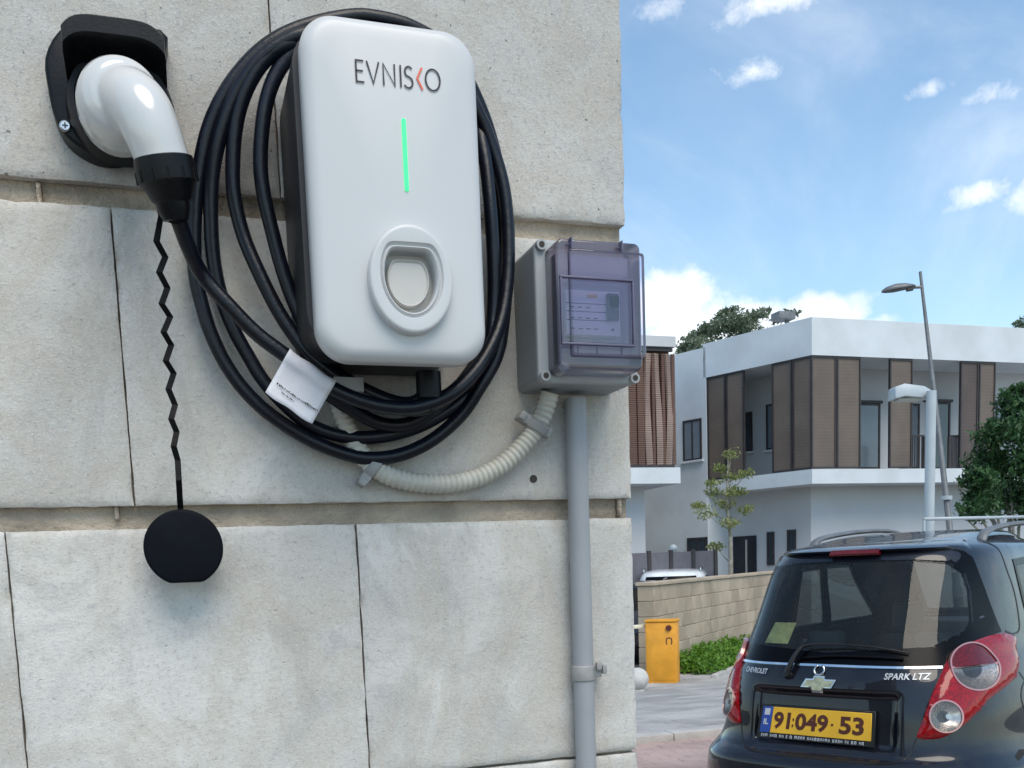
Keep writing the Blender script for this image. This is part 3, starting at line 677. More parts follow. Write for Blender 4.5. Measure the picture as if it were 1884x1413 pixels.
# window door frame, ribs and edges of the lid
mb = MB()
wx0, wx1, wz0, wz1 = ony(1030, 505, .98)[0], ony(1166, 505, .98)[0], ony(1035, 633, .98)[2], ony(1035, 506, .98)[2]
for a_, b_, c_, d_ in ((wx0, wx1, wz1 - .0022, wz1), (wx0, wx1, wz0, wz0 + .0022), (wx0, wx0 + .0022, wz0 + .0022, wz1 - .0022), (wx1 - .0022, wx1, wz0 + .0022, wz1 - .0022)): mb.bx(a_, b_, .979, .9838, c_, d_)
bevel(mb.build('window_frame', 'cover_edge', bb), .0006)
shell(wx0 + .0025, wx1 - .0025, wz0 + .0025, wz1 - .0025, .002, .981, .9838, .001, 'window_pane', 'clear_pane')
for x in (ony(1065, 670, .983)[0], ony(1100, 670, .983)[0], ony(1145, 670, .983)[0]):
    mb = MB(); mb.bx(x - .0006, x + .0006, .9825, .9838, 1.6415, wz0 - .001); mb.build('lid_rib', 'cover_edge', bb)
for x in (ony(1048, 470, .99)[0], ony(1140, 470, .99)[0]):
    mb = MB(); mb.bx(x - .0006, x + .0006, .9828, .9912, 1.7485, 1.7585); mb.bx(x - .004, x + .004, .988, .9915, 1.7520, 1.7532); mb.build('lid_rib', 'cover_edge', bb)
mb = MB()
for z in (1.640, 1.748): mb.bx(bx0 + .0125, bx1, .9905, .9917, z - .0006, z + .0006)
mb.bx(bx0 + .0120, bx0 + .0132, .9902, .9918, 1.641, 1.747)
mb.build('lid_seam', 'cover_edge', bb)
for (x, z) in ((.3935, 1.7620), (.3935, 1.6255), (.5005, 1.7620), (.5005, 1.6255)):
    mb = MB(); mb.cyl((x, 1.0275, z), (x, 1.022, z), .0062, .0056, 16); s1 = mb.build('screw_post', 'grey_box_light', bb, smooth=True, autos=40)
    mb = MB(); mb.cyl((x, 1.0222, z), (x, 1.0215, z), .0032, n=12); mb.build('screw_head', 'hole', s1)
mb = MB(); mb.cyl((.4085, 1.022, 1.6315), (.4085, 1.006, 1.6315), .0070, .0058, 18); mb.build('hinge_post', 'grey_box_light', bb, smooth=True, autos=40)
kx0, kx1 = ony(1042, 570, 1.0)[0], ony(1141, 570, 1.0)[0]; kz0, kz1 = ony(1045, 615, 1.0)[2], ony(1045, 532, 1.0)[2]
mb = MB(); mb.bx(bx0 + .006, bx1 - .006, 1.012, 1.026, bz0 + .01, bz1 - .01); mb.build('inner_plate', 'grey_box', bb)
mb = MB(); mb.bx(kx0, kx1, 1.0, 1.0118, kz0, kz1); br = bevel(mb.build('breaker', 'breaker', bb), .0012)
q0 = ony(1117, 540, .996); q1 = ony(1139, 590, .996)
mb = MB(); mb.bx(q0[0], q1[0], .9945, .9997, q1[2], q0[2]); bevel(mb.build('switch_recess', 'black_housing', br), .0008)
mb = MB(); mb.bx(q0[0] + .002, q1[0] - .002, .9895, .9943, q0[2] - .014, q0[2] - .004); bevel(mb.build('toggle', 'black_satin', br), .0008)
mb = MB()
for z in (.33, .52, .70): mb.bx(kx0 + .0, kx1 - .016, .9993, .9998, kz0 + (kz1 - kz0) * z - .0003, kz0 + (kz1 - kz0) * z + .0003)
for i in range(11): x = kx0 + .004 + (i % 4) * .009; z = kz0 + .006 + (i // 4) * .011; mb.bx(x, x + .005, .9992, .9997, z, z + .0009)
mb.bx(kx1 - .011, kx1 - .008, .9992, .9998, kz0 + .005, kz0 + .008)
mb.build('breaker_print', 'ink', br)
mb = MB(); mb.bx(kx0 + .024, kx0 + .036, .9991, .9998, kz1 - .0075, kz1 - .0045); mb.build('breaker_sticker', 'plate_yellow', br)
# ================================================================= CONDUITS
pp = thing('grey_conduit', (.452, 1.078, 0), 'straight grey plastic pipe running down from the breaker box', 'pipe')
mb = MB(); mb.cyl((.4525, 1.083, 0), (.4525, 1.083, 1.6125), .0125, n=28); mb.build('pipe', 'pipe', pp, smooth=True, autos=40)
pz = ony(1078, 1240, 1.07)[2]
mb = MB(); RR = []
for z in (pz - .0095, pz - .0085, pz + .0085, pz + .0095):
    r = .0142 if abs(z - pz) < .009 else .0128
    RR.append([(.4525 + r * math.cos(a_), 1.083 + r * math.sin(a_), z) for a_ in np.linspace(0, 2 * PI, 25)[:-1]])
mb.rings(RR); mb.bx(.4645, .4735, 1.076, D0 - .001, pz - .006, pz + .006); mb.bx(.4735, .4790, 1.072, D0 - .004, pz - .002, pz + .0085); mb.bx(.4655, .472, 1.071, 1.076, pz + .0035, pz + .0125)
bevel(mb.build('pipe_clip', 'clip', pp), .0008)
cor = thing('corrugated_conduit', (.3, 1.08, 1.5), 'cream corrugated hose curving under the cable loops to the breaker box', 'hose')
cp = catmull([ony(x, y, d) for x, y, d in [(1012, 722, 1.066), (1000, 762, 1.073), (975, 805, 1.08), (930, 850, 1.083), (880, 878, 1.084), (825, 890, 1.084), (770, 888, 1.084), (718, 876, 1.084), (680, 852, 1.084), (652, 816, 1.084), (634, 775, 1.084), (624, 730, 1.084), (620, 690, 1.082), (624, 655, 1.075), (636, 620, 1.065)]], 40)
mb = MB(); cum = [0]
for i in range(1, len(cp)): cum.append(cum[-1] + np.linalg.norm(cp[i] - cp[i - 1]))
NN = int(cum[-1] / .0009); rp_ = [np.array([np.interp(cum[-1] * k / NN, cum, [q[j] for q in cp]) for j in range(3)]) for k in range(NN + 1)]
tube(mb, rp_, lambda t: .0108 + .0014 * (.5 + .5 * math.cos(2 * PI * t * cum[-1] / .0064)) ** .7 - .0012, 20)
mb.build('hose', 'corrugated', cor, smooth=True)
for (x, y, dx, dy) in ((985, 783, -32, -12), (672, 880, -6, 10)):
    c_ = ony(x, y, 1.078); i = int(np.argmin([np.linalg.norm(q - c_) for q in rp_])); i = max(3, min(len(rp_) - 4, i)); T_ = nrm(rp_[i + 3] - rp_[i - 3])
    mb = MB(); tube(mb, [rp_[i] - T_ * .0055, rp_[i] - T_ * .005, rp_[i] + T_ * .005, rp_[i] + T_ * .0055], lambda t: .0136 if .1 < t < .9 else .0122, 24)
    sdn = nrm(np.cross(T_, (0, 1, 0))); sdn = sdn * (1 if (sdn[0] * dx - sdn[2] * dy) > 0 else -1)
    mb.box(rp_[i] + sdn * .017, (.0055, .006, .0055), (sdn, (0, 1, 0), T_)); mb.box(rp_[i] + sdn * .0225, (.0035, .010, .0045), (sdn, (0, 1, 0), T_)); mb.box(rp_[i] - sdn * .0145, (.003, .005, .0055), (sdn, (0, 1, 0), T_))
    bevel(mb.build('hose_clip', 'clip', cor), .0008)
# ================================================================= PARKED CAR
class Body:
    """closed car skin: rounded plan outline that changes with height; param (t, z), t = 0 at the tail centre, +-pi at the nose"""
    def __init__(s, tab, sx=1., sz=1., recess=True):
        s.T = np.array(tab, float); s.sx = sx; s.sz = sz; s.recess = recess
    def at(s, z):
        T = s.T; z = min(max(z, T[0, 0]), T[-1, 0]); i = int(np.searchsorted(T[:, 0], z) - 1); i = max(0, min(len(T) - 2, i))
        u = (z - T[i, 0]) / (T[i + 1, 0] - T[i, 0]); h = T[i + 1, 0] - T[i, 0]
        def sl(j):
            if j == 0: return (T[1, 1:] - T[0, 1:]) / (T[1, 0] - T[0, 0])
            if j == len(T) - 1: return (T[-1, 1:] - T[-2, 1:]) / (T[-1, 0] - T[-2, 0])
            a = (T[j, 1:] - T[j - 1, 1:]) / (T[j, 0] - T[j - 1, 0]); b = (T[j + 1, 1:] - T[j, 1:]) / (T[j + 1, 0] - T[j, 0])
            return np.where(a * b <= 0, 0, 2 * a * b / np.where(np.abs(a + b) < 1e-9, 1, a + b))
        m0, m1 = sl(i), sl(i + 1); a, b = T[i, 1:], T[i + 1, 1:]
        return a * (2 * u**3 - 3 * u**2 + 1) + h * m0 * (u**3 - 2 * u**2 + u) + b * (3 * u**2 - 2 * u**3) + h * m1 * (u**3 - u**2)
    def p(s, t, z, off=0.):
        w_, yr, yf, n, bow = s.at(z)
        st, ct = math.sin(t), math.cos(t); r = (abs(st) ** n + abs(ct) ** n) ** (-1 / n)
        a = (yf - yr) / 2; x = w_ * r * st; y = (yr + yf) / 2 - a * r * ct
        if ct > 0: y += bow * (x / w_) ** 2 * max(0, ct) ** .5
        if s.recess and ct > 0:
            m_ = sst(abs(x), .42, .37) * sst(z, .615, .65) * sst(z, .87, .845); y += .035 * m_
        q = np.array([x * s.sx, y, z * s.sz])
        if off: q = q + s.nrm(t, z) * off
        return q
    def nrm(s, t, z):
        e = 1e-3; a = s.p(t + e, z) - s.p(t - e, z); b = s.p(t, min(z + e, s.T[-1, 0])) - s.p(t, z - e)
        n_ = np.cross(a, b); return n_ / (np.linalg.norm(n_) + 1e-12)
def sst(v, a, b):
    u = min(1, max(0, (v - a) / (b - a))); return u * u * (3 - 2 * u)
def pin(P, x, y):
    c = False; n = len(P)
    for i in range(n):
        (x1, y1), (x2, y2) = P[i - 1], P[i]
        if (y1 > y) != (y2 > y) and x < (x2 - x1) * (y - y1) / (y2 - y1 + 1e-12) + x1: c = not c
    return c
def body_mesh(B, name, mat, parent, holes=(), nt=220, nz=110, zmin=None):
    # t samples denser at tail
    ts = []
    for k in range(nt): 
        u = -1 + 2 * k / nt; ts.append(PI * (0.55 * u + .45 * u ** 3))
    z0 = B.T[0, 0] if zmin is None else zmin; z1 = B.T[-1, 0]; zs = [z0 + (z1 - z0) * (1 - (1 - k / nz) ** 1.35) for k in range(nz + 1)]
    V = [B.p(t, z) for z in zs for t in ts]; Fc = []
    for j in range(nz):
        for i in range(nt):
            tc_ = ts[i] if i < nt - 1 else PI; zc = (zs[j] + zs[j + 1]) / 2; tm = (ts[i] + (ts[i + 1] if i < nt - 1 else PI)) / 2
            if any(pin(h, tm, zc) for h in holes): continue
            Fc.append((j * nt + i, j * nt + (i + 1) % nt, (j + 1) * nt + (i + 1) % nt, (j + 1) * nt + i))
    k = len(V); c = sum(V[nz * nt:(nz + 1) * nt]) / nt + np.array([0, 0, .006]); V.append(c)
    for i in range(nt): Fc.append((nz * nt + i, nz * nt + (i + 1) % nt, k))
    return mesh(name, V, Fc, mat, parent, smooth=True, local=True)
def patch(B, name, outer, mat, parent, off=.004, holes=(), step=.05, back=-.004, seg=2, dense=2):
    """piece of skin inside a (t, z) outline, standing off the body, with its own rim"""
    O = []
    for i in range(len(outer)):
        a, b = np.array(outer[i - 1]), np.array(outer[i]); 
        m_ = max(1, int(np.linalg.norm(b - a) / step))
        for k in range(m_): O.append(tuple(a + (b - a) * k / m_))
    if area(O) < 0: O = O[::-1]
    vs = [Vector(o) for o in O]; faces = [list(range(len(O)))]
    xs = [o[0] for o in O]; zs = [o[1] for o in O]; gx = np.arange(min(xs), max(xs), step); gz_ = np.arange(min(zs), max(zs), step)
    for x in gx:
        for z in gz_:
            if pin(O, x, z) and min((x - o[0]) ** 2 + (z - o[1]) ** 2 for o in O) > (step * .35) ** 2: vs.append(Vector((x, z)))
    r = delaunay_2d_cdt(vs, [], faces, 1, 1e-6); V2, F2 = r[0], r[2]
    fo = off if callable(off) else (lambda t, z: off)
    V = [B.p(v[0], v[1], fo(v[0], v[1])) for v in V2]; Fc = [tuple(f) for f in F2]
    k = len(V); n = len(O)
    V += [B.p(o[0], o[1], fo(o[0], o[1])) for o in O] + [B.p(o[0], o[1], back) for o in O]
    Fc += [(k + i, k + (i + 1) % n, k + n + (i + 1) % n, k + n + i) for i in range(n)]
    o = mesh(name, V, Fc, mat, parent, smooth=True, local=True); o.data.set_sharp_from_angle(angle=math.radians(35)); return o
def mir(P): return [(-a, b) for a, b in P]
def strip(B, name, P, wd, mat, parent, off=.002, sxz=1.):
    mb = MB(); P = [np.array(p, float) for p in P]; L = []
    for i, p in enumerate(P):
        d = nrm(P[min(i + 1, len(P) - 1)] - P[max(i - 1, 0)]); nn = np.array([-d[1], d[0]]) * wd / 2
        L.append((p + nn, p - nn))
    R = []
    for a, b in L: R.append([B.p(a[0], a[1], -.001), B.p(a[0], a[1], off), B.p(b[0], b[1], off), B.p(b[0], b[1], -.001)])
    return mesh(name, mb.rings(R).V, mb.F, mat, parent, local=True)
def xt(B, x, z):
    """t for a lateral position x (real metres before narrowing) at height z"""
    lo, hi = 0., PI / 2; 
    for _ in range(40):
        m_ = (lo + hi) / 2
        if B.p(m_, z)[0] / B.sx < abs(x): lo = m_
        else: hi = m_
    return math.copysign(lo, x)
def XZ(B, P): return [(xt(B, x, z), z) for x, z in P]
def letters(B, name, s, x, z, size, sxx, mat, parent, off=.003, italic=0.):
    V2, F2 = text_mesh(s, size, sxx); V = []
    for a, b in V2: V.append(B.p(xt(B, x + a + italic * b, z + b), z + b, off))
    mb = MB().add(V, F2); return mesh(name, mb.V, mb.F, mat, parent, local=True)
HATCH = [ # z, halfwidth, rear y, front y, n, rear bow
 (.16, .80, .16, 3.45, 4.5, .05), (.28, .93, .05, 3.60, 4.5, .06), (.42, .965, .0, 3.64, 4.6, .06), (.545, .945, .0, 3.62, 4.6, .06), (.585, .905, .02, 3.62, 4.6, .06), (.61, .895, .07, 3.61, 4.6, .05),
 (.66, .88, .085, 3.60, 4.5, .05), (.78, .855, .095, 3.55, 4.4, .05), (.90, .815, .115, 3.42, 4.2, .05), (.955, .79, .135, 3.30, 4.1, .05), (1.0, .765, .155, 3.1, 4.0, .05), (1.1, .73, .215, 2.88, 4.0, .05),
 (1.2, .70, .275, 2.66, 4.0, .05), (1.3, .672, .335, 2.45, 4.0, .05), (1.38, .648, .39, 2.28, 4.0, .05), (1.42, .63, .42, 2.16, 3.9, .05), (1.445, .605, .46, 2.06, 3.7, .05), (1.465, .56, .56, 1.92, 3.4, .04), (1.478, .53, .66, 1.86, 3.2, .02), (1.494, .50, .82, 1.84, 3.1, .01), (1.513, .45, 1.02, 1.78, 2.9, 0.), (1.526, .34, 1.22, 1.66, 2.4, 0.)]
CAR_LOC = (2.49, 3.49, -.05); CAR_YAW = math.radians(-60)
B = Body(HATCH, .80, 1.03)
BOLD[0] = .02
car = thing('hatchback_car', CAR_LOC, 'dark blue-grey hatchback parked at the right, seen from behind, yellow plate 91:049-53', 'car', rz=CAR_YAW)
GO = [(.0, 1.453), (.45, 1.452), (.70, 1.442), (.80, 1.422), (.845, 1.395), (.897, 1.271), (.961, 1.079), (.861, 1.064), (.716, 1.028), (.668, .976), (.465, .972), (.0, .976)]
GI = [(.0, 1.392), (.5, 1.388), (.70, 1.372), (.775, 1.33), (.80, 1.26), (.80, 1.14), (.77, 1.10), (.62, 1.045), (.0, 1.02)]
full = lambda H: H + mir(H)[::-1]
GOf, GIf = full(GO), full(GI)
SW1 = [(1.20, 1.05), (1.50, 1.05), (1.50, 1.37), (1.23, 1.36)]; SW2 = [(1.55, 1.05), (2.02, 1.05), (1.90, 1.37), (1.55, 1.37)]
WS = [(2.38, 1.05), (2 * PI - 2.38, 1.05), (2 * PI - 2.48, 1.40), (2.48, 1.40)]
WSa = [(2.38, 1.05), (3.3, 1.05), (3.3, 1.40), (2.48, 1.40)]
def grow(P, k):
    c = np.mean(P, axis=0); return [tuple(c + (np.array(p) - c) * k) for p in P]
body_mesh(B, 'body', 'car_paint', car, holes=(GIf, SW1, SW2, mir(SW1), mir(SW2), WSa, mir(WSa)), nt=260, nz=140)
def patch_ring(B, name, outer, inner, mat, parent, off=.004, step=.04, back=-.004, grid=None):
    inners = inner if isinstance(inner, tuple) else (inner,)
    def dens(P):
        O = []
        for i in range(len(P)):
            a, b = np.array(P[i - 1]), np.array(P[i]); m_ = max(1, int(np.linalg.norm(b - a) / step))
            O += [tuple(a + (b - a) * k / m_) for k in range(m_)]
        return O
    O = dens(outer); Is = [dens(q) for q in inners]; fo = off if callable(off) else (lambda t, z: off)
    if area(O) < 0: O = O[::-1]
    vs = [Vector(o) for o in O]; n = len(O); ed = []
    for I in Is:
        k = len(vs); vs += [Vector(o) for o in I]; ed += [(k + i, k + (i + 1) % len(I)) for i in range(len(I))]
    if grid:
        bd_ = [tuple(v) for v in vs]
        for x in np.arange(min(o[0] for o in O), max(o[0] for o in O), grid):
            for z in np.arange(min(o[1] for o in O), max(o[1] for o in O), grid):
                if pin(O, x, z) and not any(pin(q, x, z) for q in inners) and min((x - a_) ** 2 + (z - b_) ** 2 for a_, b_ in bd_) > (grid * .4) ** 2: vs.append(Vector((x, z)))
    r = delaunay_2d_cdt(vs, ed, [list(range(n))], 1, 1e-6); V2, F2 = r[0], r[2]
    F2 = [f for f in F2 if not any(pin(q, sum(V2[i][0] for i in f) / len(f), sum(V2[i][1] for i in f) / len(f)) for q in inners)]
    V = [B.p(v[0], v[1], fo(v[0], v[1])) for v in V2]; Fc = [tuple(f) for f in F2]
    for L_ in [O] + Is:
        k = len(V); q = len(L_); V += [B.p(o[0], o[1], fo(o[0], o[1])) for o in L_] + [B.p(o[0], o[1], back) for o in L_]
        Fc += [(k + i, k + (i + 1) % q, k + q + (i + 1) % q, k + q + i) for i in range(q)]
    o = mesh(name, V, Fc, mat, parent, smooth=True, local=True); o.data.set_sharp_from_angle(angle=math.radians(35)); return o
GO_s = smooth_poly(GOf[:], 1)
rw = patch_ring(B, 'rear_window', GOf, GIf, 'frit', car, off=.004)
def sheetp(name, outer, mat, parent, off):     # single sheet of glass
    O = outer if area(outer) > 0 else outer[::-1]; st = .045; Q = []
    for i in range(len(O)):
        a, b = np.array(O[i - 1]), np.array(O[i]); m_ = max(1, int(np.linalg.norm(b - a) / st)); Q += [tuple(a + (b - a) * k / m_) for k in range(m_)]
    vs = [Vector(o) for o in Q]
    for x in np.arange(min(o[0] for o in Q), max(o[0] for o in Q), st):
        for z in np.arange(min(o[1] for o in Q), max(o[1] for o in Q), st):
            if pin(Q, x, z) and min((x - o[0]) ** 2 + (z - o[1]) ** 2 for o in Q) > (st * .4) ** 2: vs.append(Vector((x, z)))
    r = delaunay_2d_cdt(vs, [], [list(range(len(Q)))], 1, 1e-6)
    return mesh(name, [B.p(v[0], v[1], off) for v in r[0]], [tuple(f) for f in r[2]], mat, parent, smooth=True, local=True)
sheetp('pane', grow(GIf, 1.02), 'car_glass', rw, .0035)
for P in (SW1, SW2): 
    for Q in (P, mir(P)):
        sw_ = sheetp('side_window', grow(Q, .99), 'car_glass', car, .001)
        patch_ring(B, 'window_seal', grow(Q, 1.13), grow(Q, .93), 'frit', sw_, off=.003, back=-.012)
ws_ = sheetp('windscreen', WS, 'car_glass', car, .001); patch_ring(B, 'window_seal', grow(WS, 1.06), grow(WS, .94), 'frit', ws_, off=.003, back=-.012)
# tail lights
LR = [(1.039, 1.050), (1.016, .985), (.985, .925), (.935, .882), (.852, .845), (.794, .815), (.735, .762), (.668, .716), (.61, .692), (.529, .694), (.540, .735), (.587, .84), (.639, .929), (.687, .994), (.745, 1.034), (.839, 1.062), (.945, 1.072)]
def circ(c, rt, rz, a0=0, a1=360, n=40): return [(c[0] + rt * math.cos(math.radians(a0 + (a1 - a0) * k / n)), c[1] + rz * math.sin(math.radians(a0 + (a1 - a0) * k / n))) for k in range(n + (0 if a1 - a0 == 360 else 1))]
UC, LC = (.775, .955), (.634, .776)
for sgn in (1, -1):
    fx = (lambda P: P) if sgn > 0 else mir
    OUT = fx(smooth_poly(LR, 3))
    holes_ = (fx(circ(UC, .094, .090)), fx(circ(LC, .056, .058)))
    def dome(t, z):
        d = min(math.hypot(t - a_, z - b_) for a_, b_ in OUT); return .004 + .020 * min(1, d / .035) ** .5
    def bowl(c, r, dep): 
        c = fx([c])[0]; return lambda t, z: .021 - dep * max(0, 1 - (math.hypot(t - c[0], z - c[1]) / r) ** 2)
    tl = patch_ring(B, 'tail_light', OUT, holes_, 'lens_red', car, off=dome, back=-.012, step=.02, grid=.02)
    patch(B, 'stop_lens', fx(circ(UC, .094, .090, 1, 179)), 'lens_dark_red', tl, off=bowl(UC, .095, -.008), back=-.008, step=.02)
    patch(B, 'reversing_lens', fx(circ(UC, .094, .090, 181, 359)), 'reflector', tl, off=bowl(UC, .095, .026), back=-.008, step=.016)
    patch(B, 'indicator_lens', fx(circ(LC, .056, .058)), 'reflector', tl, off=bowl(LC, .058, .026), back=-.008, step=.014)
    sheetp('lens_cover', fx(circ(UC, .092, .088, 183, 357)), 'lens_cover', tl, .024); sheetp('lens_cover', fx(circ(LC, .056, .058)), 'lens_cover', tl, .024)
    patch_ring(B, 'lens_ring', fx(circ(UC, .099, .095)), fx(circ(UC, .093, .089)), 'lens_ring', tl, off=.0265, back=.010)
    patch_ring(B, 'lens_ring', fx(circ(LC, .061, .063)), fx(circ(LC, .055, .057)), 'lens_ring', tl, off=.0265, back=.010)
    strip(B, 'lens_bar', fx([(UC[0] - .095, UC[1]), (UC[0] + .095, UC[1])]), .008, 'lens_ring', tl, off=.0255)
    q = fx([(LC[0] + .012, LC[1])])[0]; c0, c1 = B.p(q[0], q[1], -.006), B.p(q[0], q[1], .016)
    MB().cyl(c0, c1, .015, .011, 14).build('bulb_cap', 'silver', tl, smooth=True, local=True, autos=40)
# chrome strip under the window
strip(B, 'chrome_strip', [(t, .968 - .004 * (abs(t) / .66) ** 2) for t in np.linspace(-.655, .655, 40)], .009, 'chrome', car, .008)
# hatch seams, pillar seams, spoiler
SE = [(0, .592), (.30, .592), (.43, .598), (.475, .612), (.500, .640), (.523, .693)]
sm_ = catmull([(-a, b) for a, b in SE[::-1]] + SE[1:], 6); strip(B, 'hatch_seam', sm_, .007, 'trim', car, .0015)
for s_ in (1, -1):
    P = catmull([(s_ * a, b) for a, b in [(1.02, 1.462), (1.09, 1.434), (1.105, 1.357), (1.135, 1.233), (1.10, 1.086), (1.04, 1.062), (.99, 1.078)]], 6)
    strip(B, 'pillar_seam', P, .008, 'trim', car, .0015)
    strip(B, 'bumper_seam', catmull([(s_ * a, b) for a, b in [(.98, .905), (1.03, .80), (1.10, .68), (1.25, .62), (1.35, .60)]], 5), .006, 'trim', car, .0012)
patch_ring(B, 'fuel_flap', circ((1.055, .79), .105, .095), circ((1.055, .79), .100, .090), 'trim', car, off=.0012)
mb = MB(); R = []
for t in np.linspace(-.86, .86, 50):
    k = 1 - (abs(t) / .86) ** 6; n1 = B.nrm(0, 1.40); out = np.array([0, -1, 0.])
    sec = [(1.474, -.002), (1.472, .016), (1.461, .046), (1.452, .055), (1.444, .052), (1.436, .022), (1.430, -.002)]
    R.append([B.p(t, z, .0) + (out * .75 + nrm(B.p(t, 1.43) * np.array([1, 0, 0]) + out * .8) * .25) * (o_ * (.25 + .75 * k)) + np.array([0, 0, .0]) for z, o_ in sec])
mb.rings(R); mesh('spoiler', mb.V, mb.F, 'car_paint', car, smooth=True, local=True).data.set_sharp_from_angle(angle=math.radians(50))
mb = MB(); R = []
for t in np.linspace(-.17, .27, 16):
    R.append([B.p(t, z) + np.array([0, -o_, 0]) for z, o_ in ((1.447, .050), (1.447, .056), (1.430, .042), (1.422, .028), (1.424, .01))])
mb.rings(R).build('brake_light', 'lens_dark_red', car, local=True)
# badge, horns, lettering
patch(B, 'badge', XZ(B, [(-.112, .877), (-.086, .912), (-.046, .912), (-.040, .925), (.018, .925), (.022, .912), (.084, .912), (.060, .877), (.016, .877), (.012, .863), (-.048, .863), (-.054, .877)]), 'silver', car, off=.009, step=.04)
patch(B, 'badge_inlay', XZ(B, [(-.100, .882), (-.080, .907), (-.040, .907), (-.035, .919), (.013, .919), (.017, .907), (.072, .907), (.054, .882), (.011, .882), (.007, .869), (-.044, .869), (-.049, .882)]), 'gold_badge', car, off=.011, back=.006, step=.04)
mb = MB(); pts = [B.p(xt(B, x, z), z, .008) for x, z in [(-.028, .966), (-.042, .956), (-.044, .943), (-.034, .932), (-.018, .929), (-.002, .932), (.010, .943), (.008, .956), (-.004, .966)]]
tube(mb, catmull(pts, 3), .0045, 8); mb.build('horn_emblem', 'silver', car, smooth=True, local=True)
letters(B, 'model_lettering', 'SPARK LTZ', .425, .931, .034, 1.18, 'badge_silver', car, .006, .15)
letters(B, 'maker_lettering', 'CHEVROLET', -.41, .931, .030, .98, 'badge_silver', car, .006, .1)
MB().cyl(B.p(.19, .885, -.002), B.p(.19, .885, .003), .008, n=14).build('key_lock', 'trim', car, local=True)
# number plate (flat, in the recess)
def plp(u, v, o=0.):   # u,v in 0..1 over the whole plate
    x = (-.332 + .612 * u - (1 - v) * .022 * (1 - u)) * B.sx; z = (.674 + .113 * v - .002) * B.sz
    return (x, .098 + .010 * v - o, z)
pl = None
def pq(name, u0, u1, v0, v1, o, mat, parent):
    mb = MB(); mb.rings([[plp(u0, v0, o - .006), plp(u1, v0, o - .006), plp(u1, v1, o - .006), plp(u0, v1, o - .006)], [plp(u0, v0, o), plp(u1, v0, o), plp(u1, v1, o), plp(u0, v1, o)]])
    return bevel(mb.build(name, mat, parent, local=True), .0012, 1)
pl = pq('number_plate', -.025, 1.03, -.22, 1.07, .0, 'trim', car)
BOLD[0] = .035
pq('yellow_field', .10, 1., 0, 1., .004, 'plate_yellow', pl); pq('blue_strip', 0, .097, 0, 1., .0035, 'plate_blue', pl)
def platetext(name, s, u, v, su, sv, mat, o, parent=None):
    V2, F2 = text_mesh(s, 1., 1.); xs = [a for a, b in V2]; ys = [b for a, b in V2]; cx, cy = (max(xs) + min(xs)) / 2, (max(ys) + min(ys)) / 2; w_, h_ = max(xs) - min(xs), max(ys) - min(ys)
    mb = MB().add([plp(u + (a - cx) / w_ * su, v + (b - cy) / h_ * sv, o) for a, b in V2], F2); return mb.build(name, mat, parent or pl, local=True)
platetext('plate_digits', '91', .20, .5, .155, .66, 'plate_ink', .0052); platetext('plate_digits', ':', .305, .45, .016, .36, 'plate_ink', .0052)
platetext('plate_digits', '049', .475, .5, .30, .66, 'plate_ink', .0052); platetext('plate_digits', '-', .662, .48, .022, .08, 'plate_ink', .0052); platetext('plate_digits', '53', .832, .5, .215, .66, 'plate_ink', .0052)
platetext('country_letters', 'IL', .048, .42, .045, .22, 'plate_white', .0042)
mb = MB(); mb.add([plp(.022, .68, .0042), plp(.075, .68, .0042), plp(.075, .93, .0042), plp(.022, .93, .0042)], [(0, 1, 2, 3)]); mb.build('country_flag', 'plate_white', pl, local=True)
mb = MB(); rr_ = random.Random(4); u = .02
while u < .93:
    wdt = rr_.uniform(.012, .026); h0 = rr_.uniform(-.17, -.15)
    for q in range(2): mb.add([plp(u + q * wdt * .55, h0, .0014), plp(u + q * wdt * .55 + wdt * .28, h0, .0014), plp(u + q * wdt * .55 + wdt * .28, -.055, .0014), plp(u + q * wdt * .55, -.055, .0014)], [(0, 1, 2, 3)])
    if rr_.random() < .6: mb.add([plp(u, -.078, .0015), plp(u + wdt * .8, -.078, .0015), plp(u + wdt * .8, -.05, .0015), plp(u, -.05, .0015)], [(0, 1, 2, 3)])
    u += wdt + rr_.choice((.006, .006, .02))
mb.build('dealer_print', 'plate_white', pl, local=True)
# wiper
mb = MB(); wp = [B.p(xt(B, x, z), z, o_) for x, z, o_ in [(-.195, .922, .018), (-.180, .948, .028), (-.160, .985, .034), (-.135, 1.018, .034), (-.10, 1.036, .032), (.04, 1.044, .028), (.216, 1.040, .024), (.33, 1.030, .020), (.42, 1.018, .018)]]
tube(mb, catmull(wp, 5), lambda t: .0150 - .011 * min(1, t * 1.5), 10); wi = mb.build('wiper_arm', 'trim', car, smooth=True, local=True)
MB().cyl(B.p(xt(B, -.195, .922), .922, .0), B.p(xt(B, -.195, .922), .922, .032), .019, .015, 16).build('wiper_pivot', 'trim', wi, smooth=True, local=True, autos=40)
mb = MB(); wp = [B.p(xt(B, x, z), z, .012) for x, z in [(-.12, .992), (.05, 1.004), (.25, 1.004), (.40, .998)]]; tube(mb, catmull(wp, 5), .005, 6, (1, 1.6)); mb.build('wiper_blade', 'black_rubber', wi, smooth=True, local=True)
# sticker inside the rear window
patch(B, 'window_sticker', XZ(B, [(-.40, 1.052), (-.24, 1.052), (-.22, 1.14), (-.36, 1.14)]), pm('sticker', (.55, .52, .22), .7, var=.2, vscale=30), rw, off=.0005, back=-.002, step=.06)
